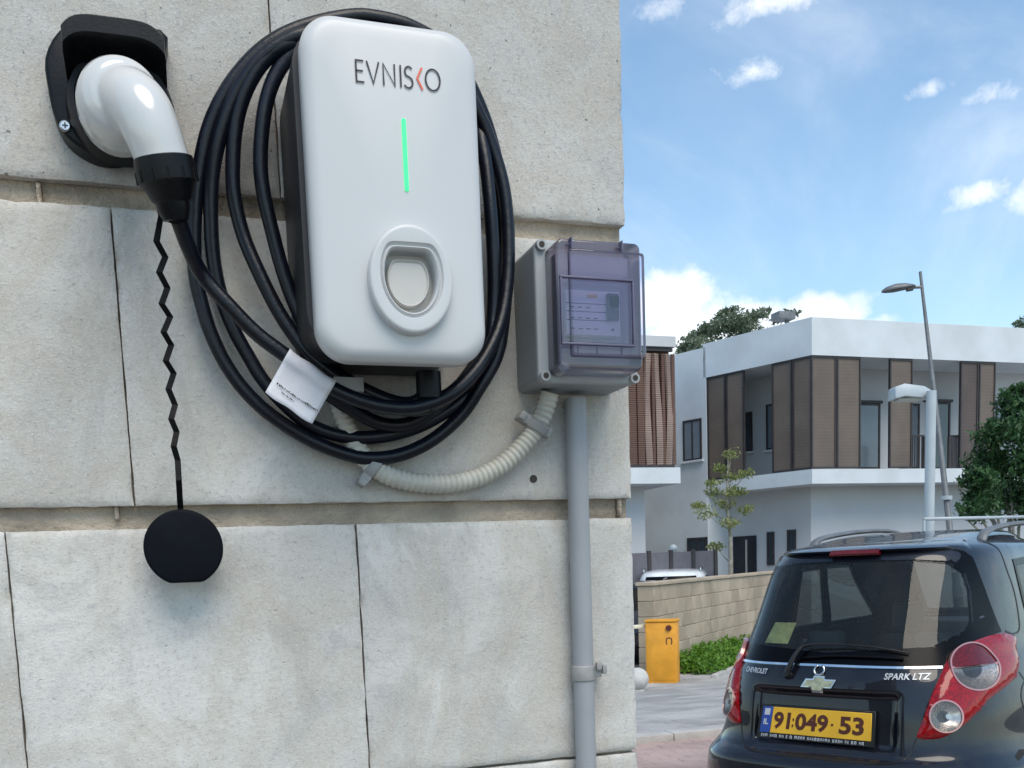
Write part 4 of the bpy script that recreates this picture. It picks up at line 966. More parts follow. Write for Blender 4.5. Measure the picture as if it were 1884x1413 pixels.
# roof rails
for s_ in (1, -1):
    zt_ = 1.548; x_ = s_ * .405
    P = [(x_, .92, zt_ - .045), (x_, .98, zt_ - .002), (x_ * .99, 1.15, zt_ + .022), (x_ * .98, 1.5, zt_ + .044), (x_ * .97, 1.9, zt_ + .050), (x_ * .96, 2.15, zt_ + .020), (x_ * .95, 2.22, zt_ - .05)]
    mb = MB(); tube(mb, catmull(P, 6), .016, 10, (1.5, .8)); mb.build('roof_rail', 'lamp_grey', car, smooth=True, local=True)
# wheels
for s_ in (1, -1):
    for yy in (.62, 3.0):
        x = s_ * .62; mb = MB(); n_ = 32; RR = []
        for xo, r in ((-.09, .20), (-.09, .275), (-.075, .292), (.055, .292), (.07, .275), (.07, .20)): RR.append([(x + s_ * xo, yy + r * math.cos(a_), .337 + r * math.sin(a_)) for a_ in np.linspace(0, 2 * PI, n_ + 1)[:-1]])
        whl = MB().rings(RR).build('wheel', 'tyre', car, smooth=True, local=True, autos=40)
        mb = MB(); mb.cyl((x + s_ * .045, yy, .337), (x + s_ * .066, yy, .337), .195, .19, 28)
        mb.build('rim', 'silver', whl, local=True)
# cabin
for x in (-.27, .27):
    mb = MB(); mb.box((x, 1.95, .72), (.17, .06, .27)); mb.box((x, 2.15, .50), (.17, .25, .07)); sb = bevel(mb.build('front_seat', 'seat_fabric', car, local=True), .03, 3)
    mb = MB(); mb.box((x, 1.93, 1.10), (.09, .045, .08)); bevel(mb.build('headrest', 'seat_fabric', sb, local=True), .03, 3)
mb = MB(); mb.box((0, .78, .78), (.50, .06, .22)); mb.box((0, .98, .55), (.50, .2, .06)); sb = bevel(mb.build('rear_seat', 'seat_fabric', car, local=True), .03, 3)
for x in (-.26, .26):
    mb = MB(); mb.box((x, .77, 1.055), (.085, .035, .045)); bevel(mb.build('headrest', 'seat_fabric', sb, local=True), .02, 3)
mb = MB(); mb.box((0, .50, .96), (.47, .20, .012)); mb.build('parcel_shelf', 'seat_fabric', car, local=True)
mb = MB(); mb.box((0, 2.72, .98), (.50, .20, .06)); bevel(mb.build('dashboard', 'seat_fabric', car, local=True), .03, 2)
mb = MB(); mb.box((0, 2.32, 1.34), (.10, .012, .028)); bevel(mb.build('rear_view_mirror', 'trim', car, local=True), .008, 2)
mb = MB(); mb.box((0, 1.8, .30), (.60, 1.2, .02)); mb.build('cabin_floor', 'seat_fabric', car, local=True)
# ================================================================= WHITE BUILDING
Cn = atd(1494, 760, 23.); uR = np.array([1., 0, 0]); nR = np.array([0., -1, 0])
uL = nrm(np.array([-882., 2205., 0])); nL = np.array([-uL[1], uL[0], 0]); GB = -.5
FR, FL = (uR, nR), (uL, nL)
def fp(f, x, y, d=0.):
    q = onplane(x, y, Cn - f[1] * d, f[1]); return float((q - Cn) @ f[0]), float(q[2])
def corner(d):
    A = np.array([nR[:2], nL[:2]]); return Cn[:2] + np.linalg.solve(A, [-d, -d])
def plan(d, sL, sR, dep=9., sL0=None):
    c = corner(d); pts = [c, (Cn + uR * sR - nR * d)[:2], (Cn + uR * sR - nR * dep)[:2], (Cn + uL * sL - nL * dep)[:2], (Cn + uL * sL - nL * d)[:2]]
    return [tuple(p) for p in pts]
def prism(P, z0, z1, name, mat, parent):
    mb = MB(); mb.rings([[(x, y, z0) for x, y in P], [(x, y, z1) for x, y in P]]); return mb.build(name, mat, parent)
def fbox(mb, f, s0, s1, z0, z1, d0, d1):
    """box on a facade: s along, z up, d inwards from the facade plane"""
    u, n_ = f; c = Cn + u * (s0 + s1) / 2 - n_ * (d0 + d1) / 2; c = np.array([c[0], c[1], (z0 + z1) / 2])
    return mb.box(c, (abs(s1 - s0) / 2, abs(d1 - d0) / 2, abs(z1 - z0) / 2), (u, n_, (0, 0, 1)))
bd = thing('white_building', (Cn[0], Cn[1], GB), 'modern two storey white building with brown sliding screens on the upper floor', 'building')
Z1, Z2, Z3, Z4 = 3.12, 3.46, 6.08, 6.93
prism(plan(0, 3.18, 16), Z3, Z4, 'roof_parapet', 'render_white', bd)
prism(plan(.35, 3.0, 9.5, 8.), Z4 + .002, Z4 + .10, 'roof_coping', 'render_white', bd)
prism(plan(0, 3.10, 16), Z1, Z2, 'floor_slab', 'render_white', bd)
prism(plan(1.3, 3.10, 16, 8.9), Z2, Z3, 'upper_wall', 'render_grey', bd)
prism(plan(.9, 3.10, 16, 8.9), GB, Z1, 'ground_wall', 'render_grey', bd)
p = [Cn + uL * 3.105, Cn + uL * 8.6, Cn + uL * 8.6 - nL * 6, Cn + uL * 3.105 - nL * 6]
prism([(q[0], q[1]) for q in p], GB, 6.84, 'side_wing', 'render_white', bd)
def screen(f, s0, s1, mat='screen', z0=Z2 + .02, z1=Z3 - .015):
    mb = MB(); w_ = .035
    fbox(mb, f, s0, s0 + w_, z0, z1, .02, .09); fbox(mb, f, s1 - w_, s1, z0, z1, .02, .09); fbox(mb, f, s0 + w_, s1 - w_, z0, z0 + w_, .022, .088); fbox(mb, f, s0 + w_, s1 - w_, z1 - w_, z1, .022, .088)
    fr = mb.build('sliding_screen', 'frame_dark', bd); mb = MB(); fbox(mb, f, s0 + w_, s1 - w_, z0 + w_, z1 - w_, .045, .060); mb.build('mesh_infill', mat, fr)
for a, b, m_ in ((1494, 1540, 'screen'), (1541, 1585, 'screen'), (1638, 1680, 'screen'), (1768, 1801, 'screen_dark'), (1802, 1832, 'screen')):
    screen(FR, fp(FR, a, 760)[0] + .01, fp(FR, b, 760)[0], m_)
for a, b in ((1334, 1300), (1368, 1335), (1456, 1419), (1493, 1457)): screen(FL, fp(FL, a, 760)[0] + .01, fp(FL, b, 760)[0])
def window(f, x0, y0, x1, y1, d, mat, name='window', sill=True, lintel=False, mull=1, fmat='frame_dark'):
    s0, za = fp(f, x0, y0, d); s1, zb = fp(f, x1, y1, d); s0, s1 = min(s0, s1), max(s0, s1); z0, z1 = min(za, zb), max(za, zb)
    mb = MB(); w_ = .05
    fbox(mb, f, s0, s0 + w_, z0, z1, d - .03, d + .03); fbox(mb, f, s1 - w_, s1, z0, z1, d - .03, d + .03)
    fbox(mb, f, s0 + w_, s1 - w_, z0, z0 + w_, d - .028, d + .03); fbox(mb, f, s0 + w_, s1 - w_, z1 - w_, z1, d - .028, d + .03)
    for k in range(mull): sm2 = s0 + (s1 - s0) * (k + 1) / (mull + 1); fbox(mb, f, sm2 - .02, sm2 + .02, z0 + w_, z1 - w_, d - .026, d + .03)
    w0 = mb.build(name, fmat, bd); mb = MB(); fbox(mb, f, s0 + w_, s1 - w_, z0 + w_, z1 - w_, d - .012, d + .01); mb.build('pane', mat, w0)
    if sill: mb = MB(); fbox(mb, f, s0 - .06, s1 + .06, z0 - .055, z0 - .002, d - .09, d + .02); mb.build('sill', 'render_white', w0)
    if lintel: mb = MB(); fbox(mb, f, s0 - .35, s1 + .05, z1 + .002, z1 + .07, d - .06, d + .02); mb.build('shutter_box', 'frame_dark', w0)
    return w0
window(FL, 1257, 775, 1292, 845, 0, 'win_grey')
window(FL, 1368, 760, 1385, 830, 1.3, 'win_dark', mull=0); window(FL, 1410, 745, 1452, 823, 1.3, 'win_grey')
window(FR, 1578, 742, 1618, 863, 1.3, 'win_grey', sill=False, lintel=True, mull=0); window(FR, 1718, 740, 1746, 863, 1.3, 'win_dark', sill=False, lintel=True, mull=0)
window(FR, 1832, 742, 1900, 863, 1.3, 'win_grey', sill=False, lintel=True, mull=2); window(FR, 1655, 742, 1690, 863, 1.3, 'win_grey', sill=False, mull=0)
# balcony railing between the screens
for a, b in ((1662, 1700), (1746, 1767)):
    s0, s1 = fp(FR, a, 830, .2)[0], fp(FR, b, 830, .2)[0]; mb = MB(); fbox(mb, FR, s0, s1, Z2 + .80, Z2 + .84, .18, .22)
    for s_ in (s0, s1): fbox(mb, FR, s_ - .03, s_ + .03, Z2, Z2 + .80, .17, .23)
    rl = mb.build('balcony_railing', 'frame_dark', bd); mb = MB()
    for k in range(1, 9): q = s0 + (s1 - s0) * k / 9; fbox(mb, FR, q - .008, q + .008, Z2, Z2 + .80, .19, .21)
    mb.build('baluster', 'frame_dark', rl)
# ground floor openings
window(FL, 1265, 990, 1303, 1052, 0, 'win_dark', mull=1)
s0, z1 = fp(FL, 1392, 985, .9); s1, _ = fp(FL, 1350, 985, .9)
mb = MB(); fbox(mb, FL, s0, s1, GB, z1, .86, .93); dr = mb.build('entrance_door', 'door_dark', bd)
mb = MB(); fbox(mb, FL, s0 + .25, s0 + .31, GB + .3, z1 - .1, .83, .858); mb.build('door_handle', 'steel', dr)
for a, b, y0, y1 in ((1412, 1425, 978, 1040), (1449, 1465, 974, 1030)): window(FR if False else FL, b, y0, a, y1, .9, 'win_dark', sill=False, mull=0)
q = atd(1441, 579, 26.5); mb = MB(); mb.box((q[0], q[1], q[2] - .05), (.26, .2, .10)); mb.box((q[0] + .12, q[1], q[2] - .3), (.05, .05, .2)); bevel(mb.build('roof_box', 'lamp_grey', bd), .02)
# ================================================================= LEFT HOUSE with twisted screens
hs = thing('left_house', (9.5, 20.5, GB), 'pale house with rust coloured twisted slat screens, just right of the stone wall', 'house')
MB().bx(6.6, 11.07, 20.5, 28, 6.25, 6.48).build('roof_slab', 'render_grey', hs); MB().bx(6.6, 11.12, 20.48, 28, 3.20, 3.56).build('balcony_slab', 'render_white', hs)
MB().bx(6.6, 10.9, 21.9, 27.9, 3.56, 6.25).build('upper_wall', 'render_grey_wall', hs); MB().bx(6.6, 10.60, 21.3, 27.9, GB, 3.20).build('ground_wall', 'render_grey', hs)
mb = MB()
for z in (3.57, 6.16): mb.bx(9.0, 11.02, 20.56, 20.64, z, z + .06)
mb.build('screen_rail', 'frame_dark', hs)
MB().bx(9.0, 11.0, 20.72, 20.74, 3.6, 6.2).build('screen_backing', 'screen_rust', hs)
def xh(px_): return float(ony(px_, 760, 20.6)[0])
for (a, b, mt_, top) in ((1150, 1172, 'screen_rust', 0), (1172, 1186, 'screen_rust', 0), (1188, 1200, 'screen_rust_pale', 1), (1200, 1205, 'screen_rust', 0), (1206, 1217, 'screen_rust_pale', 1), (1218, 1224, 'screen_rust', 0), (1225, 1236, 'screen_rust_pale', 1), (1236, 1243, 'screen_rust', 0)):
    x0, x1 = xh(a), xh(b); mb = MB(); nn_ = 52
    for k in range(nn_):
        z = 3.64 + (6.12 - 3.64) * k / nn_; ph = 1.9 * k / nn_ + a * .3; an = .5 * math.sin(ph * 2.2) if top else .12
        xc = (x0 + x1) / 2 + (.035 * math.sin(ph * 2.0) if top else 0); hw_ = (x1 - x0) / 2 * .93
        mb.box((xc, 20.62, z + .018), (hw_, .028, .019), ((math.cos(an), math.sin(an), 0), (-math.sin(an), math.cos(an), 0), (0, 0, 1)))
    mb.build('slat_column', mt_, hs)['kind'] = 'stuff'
# ================================================================= BACKGROUND: blocks wall, barrier, posts
A0 = onplane(1190, 1072, (0, 0, 1.09), (0, 0, 1)); A0 = atd(1203, 1071, 16.); B0 = onplane(1400, 1053, (0, 0, A0[2]), (0, 0, 1)); wd_ = nrm((B0 - A0) * [1, 1, 0]); wn = np.array([wd_[1], -wd_[0], 0])
bw = thing('block_wall', (A0[0], A0[1], GB), 'beige stone block garden wall behind the yellow barrier cabinet', 'wall')
def wb_(mb, s0, s1, z0, z1, d0, d1): c = A0 + wd_ * (s0 + s1) / 2 - wn * (d0 + d1) / 2; return mb.box((c[0], c[1], (z0 + z1) / 2), ((s1 - s0) / 2, (d1 - d0) / 2, (z1 - z0) / 2), (wd_, wn, (0, 0, 1)))
LW = 13.; mb = MB(); wb_(mb, .02, LW, GB, A0[2] - .06, .012, .28); mb.build('mortar_core', 'mortar', bw)
hh = (A0[2] - .06 - GB) / 6; rb = random.Random(9); bl = {}
for r_ in range(6):
    s = 0.; 
    while s < LW - .1:
        l_ = rb.uniform(.42, .72) if not (s == 0 and r_ % 2) else .3; e = min(LW, s + l_)
        mb = MB(); wb_(mb, s + .004, e - .004, GB + r_ * hh + .004, GB + (r_ + 1) * hh - .004, rb.uniform(-.003, .002), .05 if s > 0 else .29)
        bevel(mb.build('block', rb.choice(('block', 'block', 'block_b', 'block_c')), bw), .008, 1); s = e
s = -.03
while s < LW:
    mb = MB(); wb_(mb, s + .004, min(LW, s + .9) - .004, A0[2] - .058, A0[2], -.03, .32); bevel(mb.build('coping_stone', 'block_b', bw), .008, 1); s += .9
Gc = atd(1222, 1255, 15.5); Gc[2] = gz(Gc[1]); X0, X1 = float(ony(1198, 1200, Gc[1])[0]), float(ony(1247, 1200, Gc[1])[0]); ztop = float(ony(1222, 1142, Gc[1])[2])
bc = thing('barrier_cabinet', ((X0 + X1) / 2, Gc[1], Gc[2]), 'orange-yellow parking barrier cabinet with a pale boom arm in front of the block wall', 'barrier')
ca_, cn_ = np.array([.8, -.6, 0]), np.array([-.6, -.8, 0]); AX = (ca_, cn_, (0, 0, 1)); hw_ = .245; hd_ = .16; cc_ = np.array([(X0 + X1) / 2 + .02, Gc[1] + .1, 0])
def cbx(mb, u0, u1, d0, d1, z0, z1): c = cc_ + ca_ * (u0 + u1) / 2 + cn_ * (d0 + d1) / 2; return mb.box((c[0], c[1], (z0 + z1) / 2), ((u1 - u0) / 2, (d1 - d0) / 2, (z1 - z0) / 2), AX)
mb = MB(); cbx(mb, -hw_, hw_, -hd_, hd_, Gc[2], ztop - .02); bevel(mb.build('cabinet', 'yellow_paint', bc), .02)
mb = MB(); cbx(mb, -hw_ - .012, hw_ + .012, -hd_ - .012, hd_ + .012, ztop - .019, ztop + .02); bevel(mb.build('lid', 'yellow_paint', bc), .012)
mb = MB(); cbx(mb, -hw_ + .03, hw_ - .03, hd_ + .001, hd_ + .008, Gc[2] + .06, ztop - .15); bevel(mb.build('service_door', 'yellow_paint', bc), .004)
def cpt(u, d, z): return cc_ + ca_ * u + cn_ * d + np.array([0, 0, z])
zk = ztop - .11; MB().cyl(cpt(.13, hd_ + .035, zk), cpt(.13, hd_ + .001, zk), .045, n=18).build('knob', 'knob', bc, smooth=True, autos=40)
zk -= .21; mb = MB(); stroke(mb, [(-.035, -.05), (-.045, 0), (-.035, .045), (0, .055), (.035, .045), (.045, 0), (.035, -.05)], .018, lambda a, b: cpt(.13 + a, hd_ + .0095, zk + b)); mb.build('warning_mark', 'knob', bc)
q = ony(1197, 1153, Gc[1] + .1); mb = MB(); mb.bx(X0 - 2.6, X0 + .02, Gc[1] + .18, Gc[1] + .23, q[2] - .025, q[2] + .035); bevel(mb.build('boom_arm', 'arm_paint', bc), .01)
q = atd(1172, 1232, 14.4); g0 = gz(q[1]); st_ = thing('ball_bollard', (q[0], q[1], g0), 'round pale concrete ball bollard beside the barrier cabinet', 'bollard')
mb = MB(); r_ = .17; mb.rings([[(q[0] + r_ * math.sin(b_) * math.cos(a_), q[1] + r_ * math.sin(b_) * math.sin(a_), g0 + .19 - r_ * math.cos(b_)) for a_ in np.linspace(0, 2 * PI, 25)[:-1]] for b_ in np.linspace(.12, PI - .02, 14)]); mb.build('ball', 'concrete', st_, smooth=True)
MB().cyl((q[0], q[1], g0 - .02), (q[0], q[1], g0 + .045), .12, .10, 20).build('base', 'concrete', st_, smooth=True, autos=40)
# kerb of the planting bed
mb = MB(); e0 = A0 + wd_ * .1 + wn * .95; 
for k in range(9):
    c = e0 + wd_ * (.3 + k * .6); mb.box((c[0], c[1], gz(c[1]) + .03), (.295, .05, .05), (wd_, wn, (0, 0, 1)))
kk = bevel(mb.build('bed_kerb', 'kerb'), .01, 1); kk['kind'] = 'structure'
# screen fence in front of the building
fe = thing('screen_fence', (12.0, 19.4, GB), 'grey mesh fence with black posts in front of the white building', 'fence')
yf_ = 19.4; fx_ = [float(ony(x, 1030, yf_)[0]) for x in (1150, 1194, 1234, 1275, 1316)]; zf = float(ony(1220, 1016, yf_)[2])
for i, x in enumerate(fx_): MB().bx(x - .04, x + .04, yf_ - .04, yf_ + .04, GB, zf + .04).build('post', 'frame_dark', fe)
for a, b in zip(fx_[:-1], fx_[1:]): MB().bx(a + .042, b - .042, yf_ - .01, yf_ + .01, GB + .1, zf).build('panel', 'fence_panel', fe)
q = ony(1239, 1009, yf_ + .4); gl = thing('garden_light', (q[0], yf_ + .4, GB), 'small white globe garden light just above the mesh fence', 'light')
mb = MB(); r_ = .09; mb.rings([[(q[0] + r_ * math.sin(b_) * math.cos(a_), yf_ + .4 + r_ * math.sin(b_) * math.sin(a_), q[2] - r_ * math.cos(b_)) for a_ in np.linspace(0, 2 * PI, 17)[:-1]] for b_ in np.linspace(.1, PI - .1, 10)]); mb.build('globe', 'lamp_white', gl, smooth=True)
MB().cyl((q[0], yf_ + .4, GB), (q[0], yf_ + .4, q[2] - .08), .02, n=8).build('stem', 'lamp_white', gl)
# ================================================================= STREET LAMPS, HANDRAIL
p0, p1 = atd(1745, 950, 15.), atd(1693, 500, 15.); dn = (p0 - p1) / (p0[2] - p1[2]); pb = p0 + dn * (GB - p0[2])
l1 = thing('street_lamp', pb, 'tall slim leaning grey street lamp with a flat oval head', 'street lamp', 'street lamps by the parking lot')
mb = MB(); tube(mb, [pb, pb + (p1 - pb) * .22, pb + (p1 - pb) * .225, p1], lambda t: .072 if t < .5 else (.055 if t < .9 else .022), 14); mb.build('pole', 'lamp_grey', l1, smooth=True, autos=40)
q0 = atd(1698, 528, 15.); q1 = atd(1676, 529, 15.); q2 = atd(1622, 540, 15.)
mb = MB(); mb.cyl(q0, q1, .022, n=8); mb.cyl(q1 + (q1 - q0) * -.1, atd(1668, 532, 15.), .05, .04, 10); mb.build('arm', 'lamp_grey', l1)
mb = MB(); ax_ = nrm(q2 - q1); RR = []
for k, (f_, hw_, ht_) in enumerate([(0, .02, .02), (.08, .07, .035), (.3, .10, .07), (.6, .115, .085), (.85, .08, .06), (.97, .035, .03), (1, .01, .01)]):
    c = atd(1684, 529, 15.) + (q2 - atd(1684, 529, 15.)) * f_ + np.array([0, 0, .02]); sd2 = nrm(np.cross(ax_, (0, 0, 1))); up2 = np.cross(sd2, ax_)
    RR.append([c + sd2 * math.cos(a_) * hw_ + up2 * (math.sin(a_) * ht_ if math.sin(a_) > 0 else math.sin(a_) * ht_ * .35) for a_ in np.linspace(0, 2 * PI, 17)[:-1]])
mb.rings(RR).build('lamp_head', 'lamp_grey', l1, smooth=True)
q = atd(1741, 916, 15.); MB().cyl(q - np.array([0, 0, .03]), q + np.array([0, 0, .03]), .085, n=14).build('band', 'lamp_white', l1)
w0 = atd(1708, 950, 10.); w1 = atd(1702, 716, 10.); wbse = np.array([w0[0], w0[1], gz(w0[1])])
l2 = thing('street_lamp', wbse, 'short white lamp post with a box shaped head, in front of the screens', 'street lamp', 'street lamps by the parking lot')
mb = MB(); wt_ = np.array([w0[0] + (w1[0] - w0[0]) * .3, w0[1], w1[2] - .045]); mb.cyl(wbse, wt_, .051, .049, 18); mb.build('post', 'lamp_white', l2, smooth=True, autos=40)
# head: tapered box
hd0 = atd(1712, 722, 10.); hd1 = atd(1640, 728, 10.); ax_ = nrm((hd1 - hd0) * [1, 1, 0]); sd2 = np.array([-ax_[1], ax_[0], 0]); mb = MB(); RR = []
Lh = float(np.linalg.norm((hd1 - hd0)[:2])); zc = hd0[2]
for f_, hw_, up_, dn_ in ((-.06, .05, .00, .07), (.22, .09, .055, .065), (.75, .12, .085, .045), (1., .11, .055, .065)):
    c = hd0 + ax_ * Lh * f_; RR.append([(c[0] + sd2[0] * w_ , c[1] + sd2[1] * w_, zc + z_) for w_, z_ in ((-hw_, -dn_), (hw_, -dn_), (hw_ * .8, up_), (-hw_ * .8, up_))])
mb.rings(RR); lh = bevel(mb.build('lamp_head', 'lamp_white', l2), .012, 2)
c = hd0 + ax_ * Lh * .6; mb = MB(); mb.box((c[0], c[1], zc - .068), (Lh * .28, .07, .014), (ax_, sd2, (0, 0, 1))); mb.build('lens', 'lamp_lens', lh)
hr = thing('handrail', (7.6, 8.2, gz(8.2)), 'thin white metal handrail showing above the dark hatchback roof', 'railing')
a = atd(1700, 955, 9.); b = atd(1925, 941, 10.2); b[2] = a[2] + .02
mb = MB(); mb.cyl(a, b, .016, n=8); mb.cyl(a - np.array([0, 0, .5]), b - np.array([0, 0, .5]), .012, n=8); mb.build('rail', 'lamp_white', hr, smooth=True)
for f_ in (.0, .63, 1.): q = a + (b - a) * f_; MB().cyl((q[0], q[1], gz(q[1])), (q[0], q[1], q[2] - .012), .014, n=8).build('post', 'lamp_white', hr)
# ================================================================= BACKGROUND CARS
SUV = [(.22, .80, .10, 4.3, 5, .05), (.40, .88, .0, 4.5, 5, .06), (.65, .90, .0, 4.5, 5, .06), (.85, .89, .06, 4.40, 4.6, .05), (1.0, .87, .12, 4.0, 4.4, .05), (1.08, .85, .16, 3.4, 4.2, .05), (1.3, .78, .26, 3.0, 4, .05), (1.5, .72, .36, 2.75, 4, .05), (1.62, .66, .48, 2.5, 3.6, .05), (1.67, .55, .75, 2.2, 3., .02), (1.69, .38, 1.1, 1.9, 2.6, 0)]
def bgcar(loc, yaw, mat, label, sz=1.):
    Bc = Body(SUV, 1., sz, False); t_ = thing('parked_car', loc, label, 'car', 'cars parked behind the block wall', rz=yaw)
    body_mesh(Bc, 'body', mat, t_, nt=72, nz=36)
    sv = globals()['B']; globals()['B'] = Bc
    patch(Bc, 'rear_window', [(-.72, 1.12), (.72, 1.12), (.68, 1.55), (-.68, 1.55)], 'frit', t_, off=.006, step=.12)
    for s_ in (1, -1):
        for P in ([(1.0, 1.12), (1.5, 1.12), (1.5, 1.54), (1.08, 1.54)], [(1.56, 1.12), (2.1, 1.12), (1.95, 1.54), (1.56, 1.54)]): patch(Bc, 'side_window', [(s_ * a_, b_) for a_, b_ in P], 'frit', t_, off=.006, step=.12)
        patch(Bc, 'tail_light', [(s_ * a_, b_) for a_, b_ in ((.62, .80), (.95, .80), (.92, 1.08), (.70, 1.08))], 'lens_red', t_, off=.01, step=.12)
        zt_ = 1.67 * sz; mb = MB(); tube(mb, catmull([(s_ * .60, .8, zt_ - .03), (s_ * .60, .95, zt_ + .04), (s_ * .60, 2.1, zt_ + .04), (s_ * .60, 2.25, zt_ - .03)], 5), .018, 8); mb.build('roof_rail', 'steel', t_, smooth=True, local=True)
        for yy in (.85, 3.6):
            x = s_ * .80; wl = MB().cyl((x - .1 * s_, yy, .33), (x + .09 * s_, yy, .33), .33, n=24).build('wheel', 'tyre', t_, smooth=True, local=True, autos=40); MB().cyl((x + .085 * s_, yy, .33), (x + .10 * s_, yy, .33), .21, n=20).build('rim', 'silver', wl, local=True)
    patch(Bc, 'windscreen', [(2.5, 1.14), (2 * PI - 2.5, 1.14), (2 * PI - 2.6, 1.55), (2.6, 1.55)], 'frit', t_, off=.006, step=.12)
    globals()['B'] = sv
q = atd(1255, 1050, 20.2); bgcar((q[0] - .3, q[1], GB), math.radians(-32), 'car_white', 'white car of which only roof and rails show above the block wall', (q[2] - GB) / 1.66)
q = atd(1158, 1100, 18.2); bgcar((q[0], q[1], GB), math.radians(-30), 'car_black', 'dark car seen in the gap between the stone wall and the block wall', .92)
# ================================================================= TREES
def leaves(name, blobs, size, mat, parent, seed, flat=.55, kind=None, local=False):
    r = np.random.RandomState(seed); V = []; Fc = []
    for c, rad, n_ in blobs:
        for _ in range(n_):
            d = r.normal(size=3); d /= np.linalg.norm(d); rr = (r.rand() ** .45) * (1 + .25 * r.randn() * .5); q = np.array(c) + d * np.array(rad) * rr
            n1 = r.normal(size=3) + np.array([0, 0, flat]); n1 /= np.linalg.norm(n1); u = np.cross(n1, r.normal(size=3)); u /= np.linalg.norm(u); v = np.cross(n1, u); s_ = size * (.6 + .8 * r.rand())
            k = len(V); V += [q - u * s_, q - v * s_ * .42 + n1 * s_ * .12, q + u * s_, q + v * s_ * .42 + n1 * s_ * .12]; Fc.append((k, k + 1, k + 2, k + 3))
    me = bpy.data.meshes.new(name)
    if parent is not None: o0 = origin(parent); V = [v - o0 for v in V]
    me.from_pydata([tuple(v) for v in V], [], Fc); me.materials.append(MAT[mat]); o = bpy.data.objects.new(name, me); COL.objects.link(o)
    if parent is not None: o.parent = parent
    if kind: o['kind'] = kind
    return o
def tree_wood(parent, base, tops, r0, r1=.012):
    mb = MB(); fork = base + (np.mean(tops, axis=0) - base) * .45; fork[0] = base[0] * .7 + fork[0] * .3; fork[1] = base[1] * .7 + fork[1] * .3
    tube(mb, catmull([base, (base + fork) / 2 + np.array([.02, 0, 0]), fork], 5), lambda t: r0 * (1 - .4 * t), 10)
    for k, tp in enumerate(tops): tube(mb, catmull([fork - (fork - base) * .02, fork * .5 + tp * .5 + np.array([0, 0, .08]), tp], 4), lambda t: r0 * .55 * (1 - t) + r1 * t, 7)
    return mb.build('trunk', 'bark', parent, smooth=True)
# young thin tree
d_ = 20.6; tb = atd(1343, 1055, d_); tb[2] = GB; yt = thing('young_tree', tb, 'young thin tree with sparse yellow-green leaves in front of the white building', 'tree')
cl_ = [(1345, 836, 13, 10), (1325, 862, 15, 8), (1372, 872, 14, 9), (1345, 878, 18, 11), (1312, 905, 13, 8), (1300, 944, 20, 11), (1332, 928, 20, 13), (1372, 938, 15, 10), (1345, 962, 16, 9), (1285, 930, 9, 6), (1318, 1005, 16, 8), (1345, 905, 15, 10), (1362, 905, 12, 8), (1310, 888, 10, 7)]
bl_ = []; tps = []
for i, (x, y, rx, ry) in enumerate(cl_):
    c = atd(x, y, d_ + .25 * math.sin(i * 2.1)); bl_.append((c, (rx / 88 * 1.2, .25, ry / 88 * 1.15), 85)); tps.append(c)
leaves('crown', [(c, r_, 130) for c, r_, n_ in bl_], .04, 'leaf_young', yt, 3); 
mb = MB(); top = atd(1340, 830, d_); tube(mb, catmull([tb, atd(1344, 1000, d_), atd(1338, 930, d_), top], 6), lambda t: .05 * (1 - t) + .010, 10)
for c in tps: 
    s0 = atd(1340 + (c is None), 0, d_) * 0 + tb; zf_ = max(1.3, c[2] - .35); f_ = (zf_ - tb[2]) / (top[2] - tb[2]); s0 = tb + (top - tb) * min(.95, f_); tube(mb, [s0, (s0 + c) / 2 + np.array([0, 0, -.03]), c], lambda t: .012 * (1 - t) + .004, 5)
mb.build('trunk', 'bark', yt, smooth=True)
# dark tree at the right edge
d_ = 12.; tb = atd(1880, 950, d_); tb[2] = gz(tb[1]); dt = thing('bushy_tree', tb, 'dense dark green tree at the right edge, above the hatchback roof', 'tree')
cl_ = [(1870, 745, 26, 26), (1850, 790, 30, 28), (1825, 800, 22, 26), (1890, 790, 40, 40), (1815, 850, 36, 32), (1850, 860, 40, 36), (1900, 860, 45, 45), (1805, 900, 32, 34), (1850, 915, 45, 36), (1900, 925, 50, 40), (1800, 935, 28, 22), (1950, 830, 60, 60), (1950, 920, 70, 60), (1870, 720, 12, 14), (1795, 880, 14, 16), (2010, 870, 60, 60), (1930, 760, 40, 40)]
bl_ = [(atd(x, y, d_ + .35 * math.sin(i * 1.7)), (rx / 150 * 1.05, .3, ry / 150 * 1.05), int(15 * (rx * ry) ** .5) + 100) for i, (x, y, rx, ry) in enumerate(cl_)]
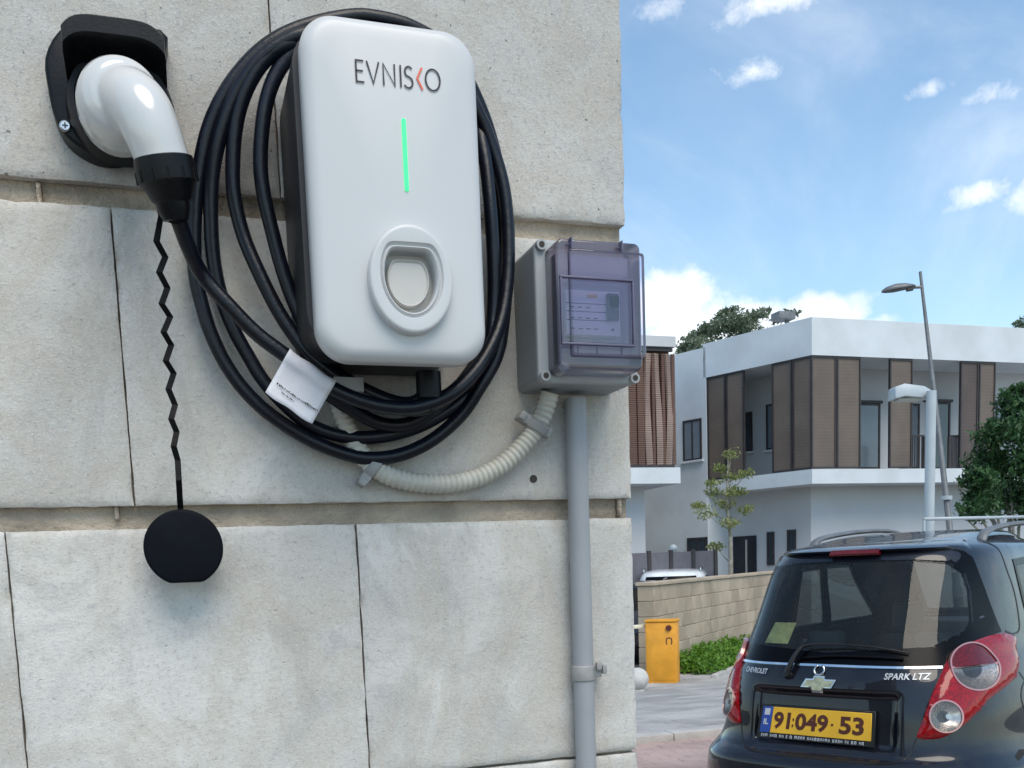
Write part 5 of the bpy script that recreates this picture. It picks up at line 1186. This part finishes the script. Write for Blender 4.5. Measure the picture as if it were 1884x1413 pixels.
leaves('crown', bl_, .042, 'leaf_dark', dt, 5); tree_wood(dt, tb, [b_[0] + np.array([0, .35, 0]) for b_ in bl_[::2]], .045, .006)
# tree behind the roof
d_ = 36.; tb = atd(1330, 1050, d_); tb[2] = GB; ft = thing('distant_tree', tb, 'grey-green tree top showing above the left roof edge of the white building', 'tree', 'trees behind the white building')
cl_ = [(1268, 632, 14, 14), (1285, 618, 14, 16), (1305, 605, 18, 14), (1330, 598, 20, 16), (1355, 592, 18, 16), (1385, 585, 14, 12), (1395, 578, 10, 7), (1340, 630, 50, 30), (1290, 650, 30, 25), (1370, 610, 25, 20), (1262, 640, 9, 9), (1335, 576, 10, 8), (1442, 582, 18, 7)]
bl_ = [(atd(x, y, d_ + math.sin(i * 1.3)), (rx / 50 * 1.05, .9, ry / 50 * 1.05), int(5 * (rx * ry) ** .5) + 50) for i, (x, y, rx, ry) in enumerate(cl_)]
leaves('crown', [(c, r_, int(n_ * 2.2)) for c, r_, n_ in bl_], .10, 'leaf_far', ft, 8); tree_wood(ft, tb, [b_[0] for b_ in bl_[::2]], .22)
tb = atd(1900, 1050, 40.); tb[2] = GB; f2 = thing('distant_tree', tb, 'tip of a tree at the far right edge above the roof', 'tree', 'trees behind the white building')
bl_ = [(atd(x, y, 40.), (r_ / 45, .8, r_ / 45), 90) for x, y, r_ in ((1888, 592, 12), (1905, 600, 22), (1930, 610, 30), (1900, 640, 24), (1950, 650, 40))]
leaves('crown', bl_, .14, 'leaf_far', f2, 9); tree_wood(f2, tb, [b_[0] for b_ in bl_], .2)
# ground cover in the bed
bl_ = []
rg = np.random.RandomState(2)
for k in range(120):
    s = rg.uniform(.55, 5.); d_ = rg.uniform(.06, .86); c = A0 + wd_ * s + wn * d_; h_ = .16 + .22 * (1 - d_) + .07 * rg.rand(); c[2] = gz(c[1]) + h_ * .5; bl_.append((c, (.17, .17, h_ * .55), 75))
gc = leaves('ground_cover', bl_, .045, 'leaf_cover', None, 4, kind='stuff'); gc['label'] = 'bright green low ground cover growing along the block wall'
